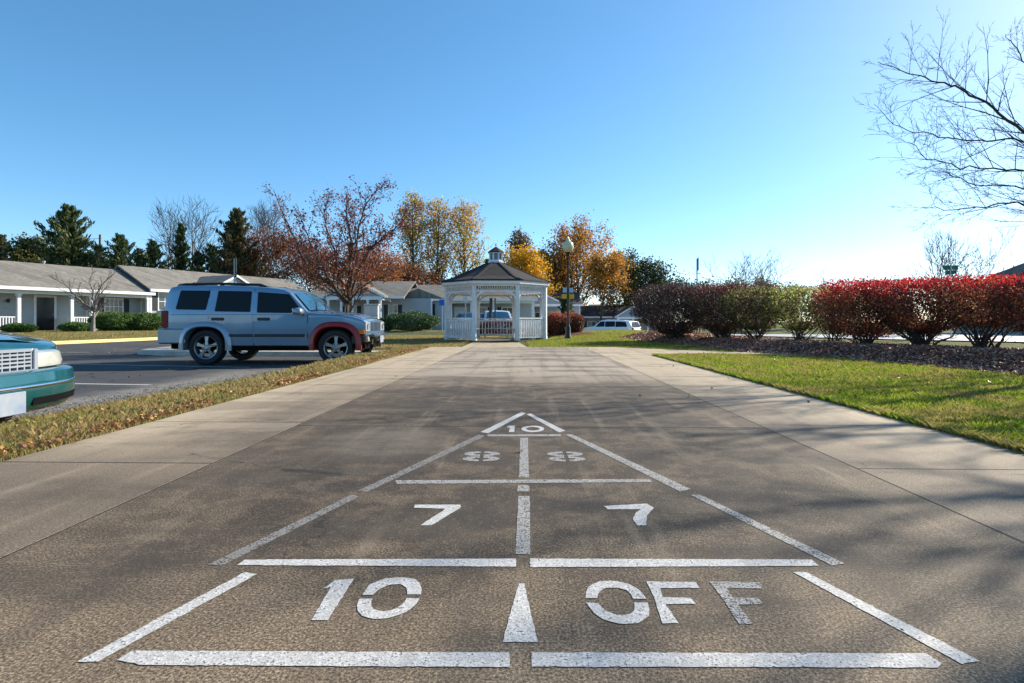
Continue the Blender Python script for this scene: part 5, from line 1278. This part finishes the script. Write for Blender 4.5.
# ------------------------------------------------------------------ hedges and shrubs
def shrub(name, label, loc, dims, seed, leaf, nleaf, lsize, stem=None, nstem=16, twigs=0, low=.25, group=None, wmin=.35, stemr=.014, flat_top=True, shell=.55):
    """dims: half width x, half width y, height; leaves crowd towards the shell; nothing below 'low' of the height but stems"""
    rng = np.random.default_rng(seed); rs = random.Random(seed); a, b_, h = dims; root = empty(name, loc, 0, label, 'shrub' if 'hedge' not in name else 'hedge shrub', group)
    def vol(n, sh=shell):
        d = unit(rng.normal(size=(n,3))); pw = 4.6 if flat_top else 2.2
        k = (np.abs(d)**pw).sum(1)**(-1/pw); lump = 1+(.03 if flat_top else .07)*np.sin(d[:,0]*7+seed)+.03*np.sin(d[:,1]*9+seed*2)+.03*np.sin(d[:,2]*11+seed*3)+.04*np.sin(d[:,0]*17+d[:,2]*13+seed)
        rr = (sh+(1-sh)*rng.random(n)**.6) + rng.normal(size=n)*.025
        p = d*(k*rr*lump)[:,None]; z = low*h + (p[:,2]+1)/2*h*(1-low)*.985
        nar = wmin+(1-wmin)*smo(z/h, low*.6, low+.42)
        return np.stack([p[:,0]*a*nar, p[:,1]*b_*nar, z],-1)
    st = MB(); tips = vol(max(nstem,4), .4)
    for i in range(nstem):
        t_ = tips[i]; b0 = Vector((rs.gauss(0,.10*a),rs.gauss(0,.10*b_),-.08)); t2 = Vector(t_); m = b0.lerp(t2,.5)+Vector((rs.gauss(0,.05),rs.gauss(0,.05),-.12*h*.3)); 
        st.tube([b0, b0.lerp(m,.5)+Vector((0,0,.05)), m, m.lerp(t2,.5)+Vector((rs.gauss(0,.03),rs.gauss(0,.03),.03)), t2], [stemr*rs.uniform(.8,1.5),stemr,stemr*.75,stemr*.5,stemr*.25], 5)
        for j in range(5):
            q = m.lerp(t2, rs.uniform(-.4,.8)); e = q+Vector((rs.gauss(0,.25*a),rs.gauss(0,.25*b_),abs(rs.gauss(.2,.12))*h*.8)); e.z = min(e.z, h*.96); st.tube([q, q.lerp(e,.5)+Vector((rs.gauss(0,.03),rs.gauss(0,.03),0)), e], [stemr*.45,stemr*.35,stemr*.2], 3)
    if nstem: st.build('stems', stem or M['twig'], root)
    if twigs:
        C = vol(twigs, .3); D = np.stack([C[:,0]/a,C[:,1]/b_,C[:,2]/h*1.3],-1)+rng.normal(size=(twigs,3))*.35; npmesh('twigs', leafV(rng, C, .20, .008, unit(D)), 4, M['twig'], root)
    C = vol(nleaf); s_ = lsize*rng.uniform(.6,1.35,nleaf)
    # uneven gaps
    keep = rng.random(nleaf) < .45+.75*(.5+.5*np.sin(C[:,0]*6.1+seed)*np.sin(C[:,2]*7.3+seed*1.7)*np.sin(C[:,1]*5.2+1))
    npmesh('foliage', leafV(rng, C[keep], s_[keep], s_[keep]*.62), 4, leaf, root); return root
def bedz(x, y): return float(MULZ(np.array([x]), np.array([y]))[0])
# mulch bed
front = [(4.05,21.5),(4.35,19.2),(5.1,17.4),(5.2,15.2),(5.35,13.4),(6.0,12.2),(6.25,11.0),(6.6,9.1),(6.75,7.4),(7.3,5.6),(8.2,4.2),(10,3.0)]
FR = [Vector(p) for p in resample(front, 90)]
def MULZ(x, y):
    x = np.asarray(x,float); y = np.asarray(y,float); d = np.full(x.shape, 1e9)
    for p in FR: d = np.minimum(d, np.hypot(x-p.x, y-p.y))
    return np.maximum(T(x,y),-.02) + .015 + .20*smo(d,0,1.3)*(1-smo(d,3.0,4.4))
b = MB(); rows = []; rs = random.Random(3)
for i, p in enumerate(FR):
    d = (FR[min(i+1,89)]-FR[max(i-1,0)]).normalized(); n = Vector((-d.y, d.x)); n = n if n.x > 0 else -n; row = []
    for k in range(26):
        o = -.02+4.5*(k/25)**1.2; q = p+n*(o+(rs.uniform(-.05,.05) if k < 2 else 0)); z = float(MULZ([q.x],[q.y])[0]) if 0 < k < 25 else float(T(q.x,q.y))-.02
        row.append((q.x,q.y,z+(rs.uniform(-.02,.02) if 0 < k < 25 else 0)))
    rows.append(row)
b.grid(rows); tag(b.build('mulch_bed', M['mulch'], smooth=True), kind='structure')
rng = np.random.default_rng(4)
pi = rng.integers(0, 89, 42000); fr_ = rng.random((42000,1)); Pa = np.array([(p.x,p.y) for p in FR]); c = Pa[pi]*(1-fr_)+Pa[pi+1]*fr_; dv = unit(np.concatenate([Pa[pi+1]-Pa[pi], np.zeros((42000,1))],1))[:,:2]; nn = np.stack([-dv[:,1],dv[:,0]],1); nn *= np.sign(nn[:,:1])
q = c+nn*(rng.random((42000,1))**1.2*3.0-.05); C = np.stack([q[:,0],q[:,1],MULZ(q[:,0],q[:,1])+.012+rng.random(42000)*.012],-1)
s_ = rng.uniform(.03,.09,42000); tag(npmesh('mulch_chips', leafV(rng, C, s_, s_*.4, flat=.6), 4, L['chips']), 'loose dark bark chips and red leaf litter on the hedge bed', 'mulch', kind='stuff')
# small bed under the low red hedge
b = MB(); rows = []
for i in range(14):
    r_ = i/13; rows.append([(2.05+1.65*r_*math.cos(t), 23.6+.95*r_*math.sin(t), float(T(2.05+1.65*r_*math.cos(t), 23.6+.95*r_*math.sin(t)))+.10*(1-r_**2)+.01) for t in [2*math.pi*k/28 for k in range(28)]])
b.grid(rows, close=True); tag(b.build('mulch_bed', M['mulch'], smooth=True), kind='structure')

hg = 'trimmed shrubs of the hedge along the street'
def hs(label, x, y, a, b_, ptop, seed, leaf, n, ls, **k):
    z = bedz(x,y)-.02; h = Z_at(ptop, y)-z; shrub('hedge_shrub', label, (x,y,z), (a,b_,h), seed, leaf, n, ls, group=hg, **k)
hs('dark nearly leafless hedge shrub at the far left end of the hedge', 5.45,18.9, 1.36,1.25, 283.5, 1, L['dark_hedge'], 15000,.055, twigs=11000, nstem=34, low=.08, wmin=.5)
hs('dark hedge shrub second from the left end, a few red leaf tips on top', 6.55,17.6, 1.18,1.15, 284.5, 2, L['dark_hedge_red'], 11000,.055, twigs=9000, nstem=30, low=.12, wmin=.42)
hs('mottled brown and green hedge shrub between the dark and the green ones', 7.0,16.2, .95,.95, 286.5, 3, L['mixed_hedge'], 7500,.06, twigs=2500, nstem=22, low=.2, wmin=.35)
hs('loose green hedge shrub with pale leaves, the street glinting through it', 7.75,15.3, .95,.85, 286, 4, L['green_hedge'], 6000,.062, twigs=900, nstem=18, low=.22, wmin=.4)
hs('thin green hedge shrub touching the red hedge', 8.35,14.6, .75,.75, 286, 5, L['green_hedge'], 4200,.06, twigs=700, nstem=16, low=.22, wmin=.4)
hs('dense red-topped hedge shrub at the left end of the red hedge', 8.15,13.1, .98,.85, 279.5, 6, L['red_hedge'], 14500,.052, twigs=3500, nstem=26, low=.14, wmin=.8)
hs('red-topped hedge shrub in the middle of the red hedge with splayed bare stems', 8.7,12.0, 1.05,.85, 277.5, 7, L['red_hedge'], 14000,.052, twigs=3000, nstem=30, low=.2, wmin=.42, stemr=.02)
hs('looser orange-red hedge shrub right of the splayed stems', 9.15,11.0, .95,.8, 275.5, 8, L['orange_hedge'], 8500,.052, twigs=1500, nstem=20, low=.30, wmin=.45, stemr=.018)
hs('red hedge shrub cut by the right edge of the picture', 9.35,9.9, .8,.75, 272, 9, L['red_hedge'], 10000,.05, twigs=2500, nstem=24, low=.2, wmin=.5)
hs('red hedge shrub just outside the right edge', 9.6,8.4, .85,.75, 262, 10, L['red_hedge'], 6000,.055, twigs=1500, nstem=24, low=.24, wmin=.45)
def bush(label, px, Y, wpx, top, seed, leaf, n, ls, b_=None, group=None, name='bush'):
    x, y, z = XT(px, Y); a = wpx*Y/F/2; h = Z_at(top, Y)-z
    return shrub(name, label, (x,y,z-.03), (a, b_ or a*.8, h), seed, leaf, n, ls, nstem=8, low=.02, wmin=.9, flat_top=False, group=group, shell=.6)
bg_ = 'clipped boxwood bushes along the row house'
bush('low round boxwood in front of the porch railing at far left', 18.5, 29.8, 29, 322.5, 21, L['box'], 9000, .07, group=bg_)
bush('low boxwood between the brick pier and the small leafless tree', 76, 31.4, 31, 321.5, 22, L['box'], 9000, .07, group=bg_)
bush('long clipped bush under the shuttered window', 113, 33, 44, 311, 23, L['box'], 15000, .08, 1.0, group=bg_)
bush('long clipped bush ending behind the rear of the blue vehicle', 144, 34, 42, 312, 24, L['box'], 14000, .08, 1.0, group=bg_)
bush('small round juniper left of the big spreading one', 386, 43, 20, 317, 25, L['juniper'], 6500, .09)
bush('big spreading juniper under the shuttered window of the grey bungalow', 412, 43.5, 52, 311, 26, L['juniper'], 16000, .10, 1.4)
lg = 'low red hedge beside the lamp post'
bush('left half of the low red-topped hedge, against the gazebo', 556, 23.4, 28, 311.5, 27, L['low_hedge'], 12000, .055, .6, group=lg, name='low_hedge_shrub')
bush('right half of the low red-topped hedge, beside the lamp post', 570.5, 23.9, 27, 311, 28, L['low_hedge'], 12000, .055, .6, group=lg, name='low_hedge_shrub')
fg = 'red flowering shrubs behind the gazebo'
bush('wide low red shrub row seen low through the gazebo', 508, 27.3, 66, 318.6, 30, L['low_hedge'], 9000, .06, .4)
bush('green shrub beyond the street under the red hedge', 964, 39, 18, 325, 35, L['juniper'], 3500, .09)

# ------------------------------------------------------------------ turf, dry grass, leaves
def blades(name, label, pts, h, wd, leaf, seed, lean=.5):
    rng = np.random.default_rng(seed); n = len(pts); x, y = pts[:,0], pts[:,1]; z = T(x,y)
    hh = h*rng.uniform(.45,1.25,n); a = rng.random(n)*6.283; w_ = wd*rng.uniform(.7,1.3,n); l = hh*lean*rng.uniform(.2,1.3,n); b_ = rng.random(n)*6.283
    B0 = np.stack([x-np.cos(a)*w_/2, y-np.sin(a)*w_/2, z-.01],-1); B1 = np.stack([x+np.cos(a)*w_/2, y+np.sin(a)*w_/2, z-.01],-1)
    M1 = np.stack([x+np.cos(b_)*l*.35+np.cos(a)*w_*.35, y+np.sin(b_)*l*.35+np.sin(a)*w_*.35, z+hh*.6],-1); TP = np.stack([x+np.cos(b_)*l, y+np.sin(b_)*l, z+hh],-1)
    V = np.stack([B0,B1,M1,TP],1).reshape(-1,3)
    return tag(npmesh(name, V, 4, leaf), label, 'grass', kind='stuff')
rng = np.random.default_rng(77)
def inwalk(x, y): u = x*cd - y*sd_; v = x*sd_+y*cd; return (np.abs(u) < 2.645) & (v < 15.93)
fx = np.array([p[0] for p in front[::-1]]); fy = np.array([p[1] for p in front[::-1]])
def mfront(y): return np.interp(y, fy, fx)
brP = [(2.6,11.95),(3.4,12.3),(4.4,12.55),(5.4,12.15),(6.4,11.05),(6.85,11.75),(5.8,12.95),(4.75,13.95),(3.5,14.95),(2.6,15.9)]
def right_ok(x, y): return ~inwalk(x,y) & (x < mfront(y)-.0) & (sdist(brP, x, y) < 0)
def fill(n, x0, x1, y0, y1, ok, dn=None):
    x = rng.uniform(x0,x1,n); y = rng.uniform(y0,y1,n); k = ok(x,y) & (np.abs(x) < .93*y+.8)
    if dn is not None: k &= rng.random(n) < dn(x,y)
    return np.stack([x[k],y[k]],-1)
def wide(n, x0, x1, y0, y1, ok):
    x = rng.uniform(x0,x1,n); y = rng.uniform(y0,y1,n); k = ok(x,y); return np.stack([x[k],y[k]],-1)
ps = [wide(60000, 2.7,8,-2,2.7,right_ok), wide(14000,5,10,-2,6.2,right_ok), fill(150000, 2.7,7.4,2.7,6.2,right_ok), fill(110000, 2.7,7.4,6.2,12.4,right_ok)]
blades('lawn_grass', 'short bright green turf blades of the right lawn', np.concatenate(ps), .042, .0065, L['turf'], 1)
# overhanging fringe along the slab
v = rng.uniform(2.6,12,14000); u = 2.665+np.abs(rng.normal(size=14000))*.022; ff = np.stack([u*cd+v*sd_, v*cd-u*sd_],-1)
blades('edge_grass', 'longer green grass hanging over the edge of the right walk', ff, .062, .006, L['turf'], 2, 1.0)
ps = [fill(90000, -.2, 6, 12.2, 22, lambda x,y: ~inwalk(x,y) & (x < mfront(y)) & (sdist(brP,x,y) < 0) & ~((x > -1.5) & (x < .5) & (y < 20)) & (np.hypot(x+.62,y-21.85) > 2.1)), fill(60000, .5, 9, 20, 31, lambda x,y: (np.hypot(x+.62,y-21.85) > 2.2) & (x < np.where(y < 21.5, mfront(y), 12)) & (sdist(LOT,x,y) < -.1))]
blades('lawn_grass', 'green turf between the gazebo, the lamp post and the dark hedge', np.concatenate(ps), .05, .014, L['turf'], 3)
lotd = lambda x, y: sdist(LOT, x, y)
ps = [wide(50000, -5,-2.6,-3,2.6, lambda x,y: ~inwalk(x,y) & (lotd(x,y) < 0)), fill(150000, -5.6,-2.5,2.6,8.5, lambda x,y: ~inwalk(x,y) & (lotd(x,y) < .02+.10*np.sin(x*9+y*7))), fill(90000, -4.8,-2.2,8.5,15.8, lambda x,y: ~inwalk(x,y) & (lotd(x,y) < 0))]
blades('dry_grass', 'dry yellowish grass strip between the left walk and the parking lot', np.concatenate(ps), .038, .0065, L['dryturf'], 4)
ps = [fill(110000, -11,-.6,15.9,29, lambda x,y: (lotd(x,y) < -.25) & ~((x > -1.5) & (y < 20)) & (np.hypot(x+.62,y-21.85) > 2.1))]
blades('dry_grass', 'half-green grass between the left walk and the far lane behind the gazebo', np.concatenate(ps), .05, .016, L['dryturf'], 5)
ps = [fill(60000, -30,-17.5,20,36, lambda x,y: (lotd(x,y) < -.25)), fill(25000, -17,2,41.2,47, lambda x,y: (lotd(x,y) < -.25))]
blades('dry_grass', 'half-green lawn along the kerb in front of the houses', np.concatenate(ps), .06, .022, L['dryturf'], 6)
# fallen leaves
def litter(n, fn, seed, s0, s1, label, name='fallen_leaves'):
    rg_ = np.random.default_rng(seed); C = fn(n, rg_); s_ = rg_.uniform(s0,s1,len(C)); return tag(npmesh(name, leafV(rg_, C, s_, s_*.75, flat=.35), 4, L['fallen']), label, 'leaves', kind='stuff')
def l1(n, r):
    v = r.uniform(2.2,15.5,n); u = -2.66+ -np.abs(r.normal(size=n))*.10*(1+.3*np.sin(v*3)); k = r.random(n) < .5+.5*np.sin(v*2.1+np.sin(v*5)); u = u[k]; v = v[k]
    x = u*cd+v*sd_; y = v*cd-u*sd_; return np.stack([x,y,T(x,y)+.03+r.random(len(x))*.03],-1)
litter(3800, l1, 1, .018,.042, 'brown and orange leaves gathered along the edge of the left walk')
def l2(n, r):
    x = r.uniform(-5.3,-2.5,n); y = r.uniform(3,15.5,n); k = (lotd(x,y) < 0) & ~inwalk(x,y); x = x[k]; y = y[k]; return np.stack([x,y,T(x,y)+.035],-1)
litter(1800, l2, 2, .018,.04, 'brown leaves scattered over the dry grass strip')
def l3(n, r):
    x = r.uniform(2.8,7,n); y = r.uniform(3,13,n)**1.0; k = right_ok(x,y); x = x[k]; y = y[k]; return np.stack([x,y,T(x,y)+.045],-1)
litter(420, l3, 3, .02,.045, 'few pale fallen leaves on the right lawn')
def l4(n, r):
    u = r.uniform(-2.6,2.6,n); v = r.uniform(2.5,15.5,n); x = u*cd+v*sd_; y = v*cd-u*sd_; return np.stack([x,y,np.full(n,.010)],-1)
litter(26, l4, 4, .02,.04, 'few stray leaves lying on the concrete court')
def l5(n, r):
    x = r.uniform(-20,-4.5,n); y = r.uniform(4,28,n); k = lotd(x,y) > 0; x = x[k]; y = y[k]; return np.stack([x,y,np.full(len(x),LOTZ+.012)],-1)
litter(300, l5, 5, .03,.06, 'leaves scattered over the parking lot')

def l6(n, r):
    y = r.uniform(2.5,12,n); x = np.interp(y,[-8,5.3,8.3,12],[-4.75,-4.57,-4.3,-3.5]) - np.abs(r.normal(size=n))*.32; return np.stack([x,y,np.full(n,LOTZ+.006)],-1)
rg_ = np.random.default_rng(66); C = l6(11000, rg_); s_ = rg_.uniform(.006,.02,len(C))
L['gravel'] = leafmat('loose_gravel', [(.12,.115,.10),(.19,.18,.16),(.26,.245,.22),(.08,.075,.07)], .0)
tag(npmesh('gravel', leafV(rg_, C, s_, s_*.8, flat=.7), 4, L['gravel']), 'loose grey gravel along the worn rim of the parking lot', 'gravel', kind='stuff')

rng = np.random.default_rng(555); cl = fill(900, 2.8,7.2,2.8,12,right_ok); q = np.repeat(cl, 26, axis=0); q = q+rng.normal(size=q.shape)*.035; q = q[right_ok(q[:,0], q[:,1])]
blades('grass_tufts', 'taller tufts standing out of the right lawn', q, .056, .006, L['turf'], 9, .8)
cl = fill(700, -5,-2.6,3,14,lambda x,y: ~inwalk(x,y) & (lotd(x,y) < -.1)); q = np.repeat(cl, 22, axis=0); q = q+rng.normal(size=q.shape)*.035; q = q[~inwalk(q[:,0], q[:,1])]
blades('grass_tufts', 'taller tufts standing out of the dry left strip', q, .065, .006, L['dryturf'], 10, .8)
# ------------------------------------------------------------------ light, sky, camera
AZ, EL = R(56), R(29)
S = Vector((math.sin(AZ)*math.cos(EL), math.cos(AZ)*math.cos(EL), math.sin(EL)))
ld = bpy.data.lights.new('sun', 'SUN'); ld.energy = 5.0; ld.angle = R(.53); ld.color = (1.0,.90,.74)
lo = bpy.data.objects.new('sun', ld); COL.objects.link(lo); lo.rotation_euler = S.to_track_quat('Z','Y').to_euler(); lo.location = (20,20,30)
w = bpy.data.worlds.new('World'); SC.world = w; w.use_nodes = True; nt = w.node_tree; nt.nodes.clear()
sky = nt.nodes.new('ShaderNodeTexSky'); sky.sky_type = 'NISHITA'; sky.sun_disc = False; sky.sun_elevation = EL; sky.sun_rotation = AZ
sky.altitude = 0; sky.air_density = .75; sky.dust_density = .25; sky.ozone_density = 3.2
bg = nt.nodes.new('ShaderNodeBackground'); bg.inputs[1].default_value = .15; ow = nt.nodes.new('ShaderNodeOutputWorld')
hs_ = nt.nodes.new('ShaderNodeHueSaturation'); hs_.inputs['Saturation'].default_value = 1.24; hs_.inputs['Hue'].default_value = .491; gm_ = nt.nodes.new('ShaderNodeGamma'); gm_.inputs[1].default_value = .86; nt.links.new(sky.outputs[0], gm_.inputs[0]); nt.links.new(gm_.outputs[0], hs_.inputs['Color']); nt.links.new(hs_.outputs[0], bg.inputs[0]); nt.links.new(bg.outputs[0], ow.inputs[0])
cdm = bpy.data.cameras.new('camera'); cam = bpy.data.objects.new('camera', cdm); COL.objects.link(cam)
cdm.sensor_width = 36; cdm.lens = 36*F/1024; cdm.shift_y = -19.5/1024; cdm.clip_end = 3000; cdm.clip_start = .05
cam.location = (0,0,CH); cam.rotation_euler = (R(90),0,0); SC.camera = cam
SC.view_settings.view_transform = 'Standard'; SC.view_settings.look = 'None'; SC.view_settings.exposure = 0.86; SC.view_settings.gamma = 1
SC.cycles.use_denoising = True; SC.cycles.max_bounces = 6; SC.cycles.transparent_max_bounces = 8
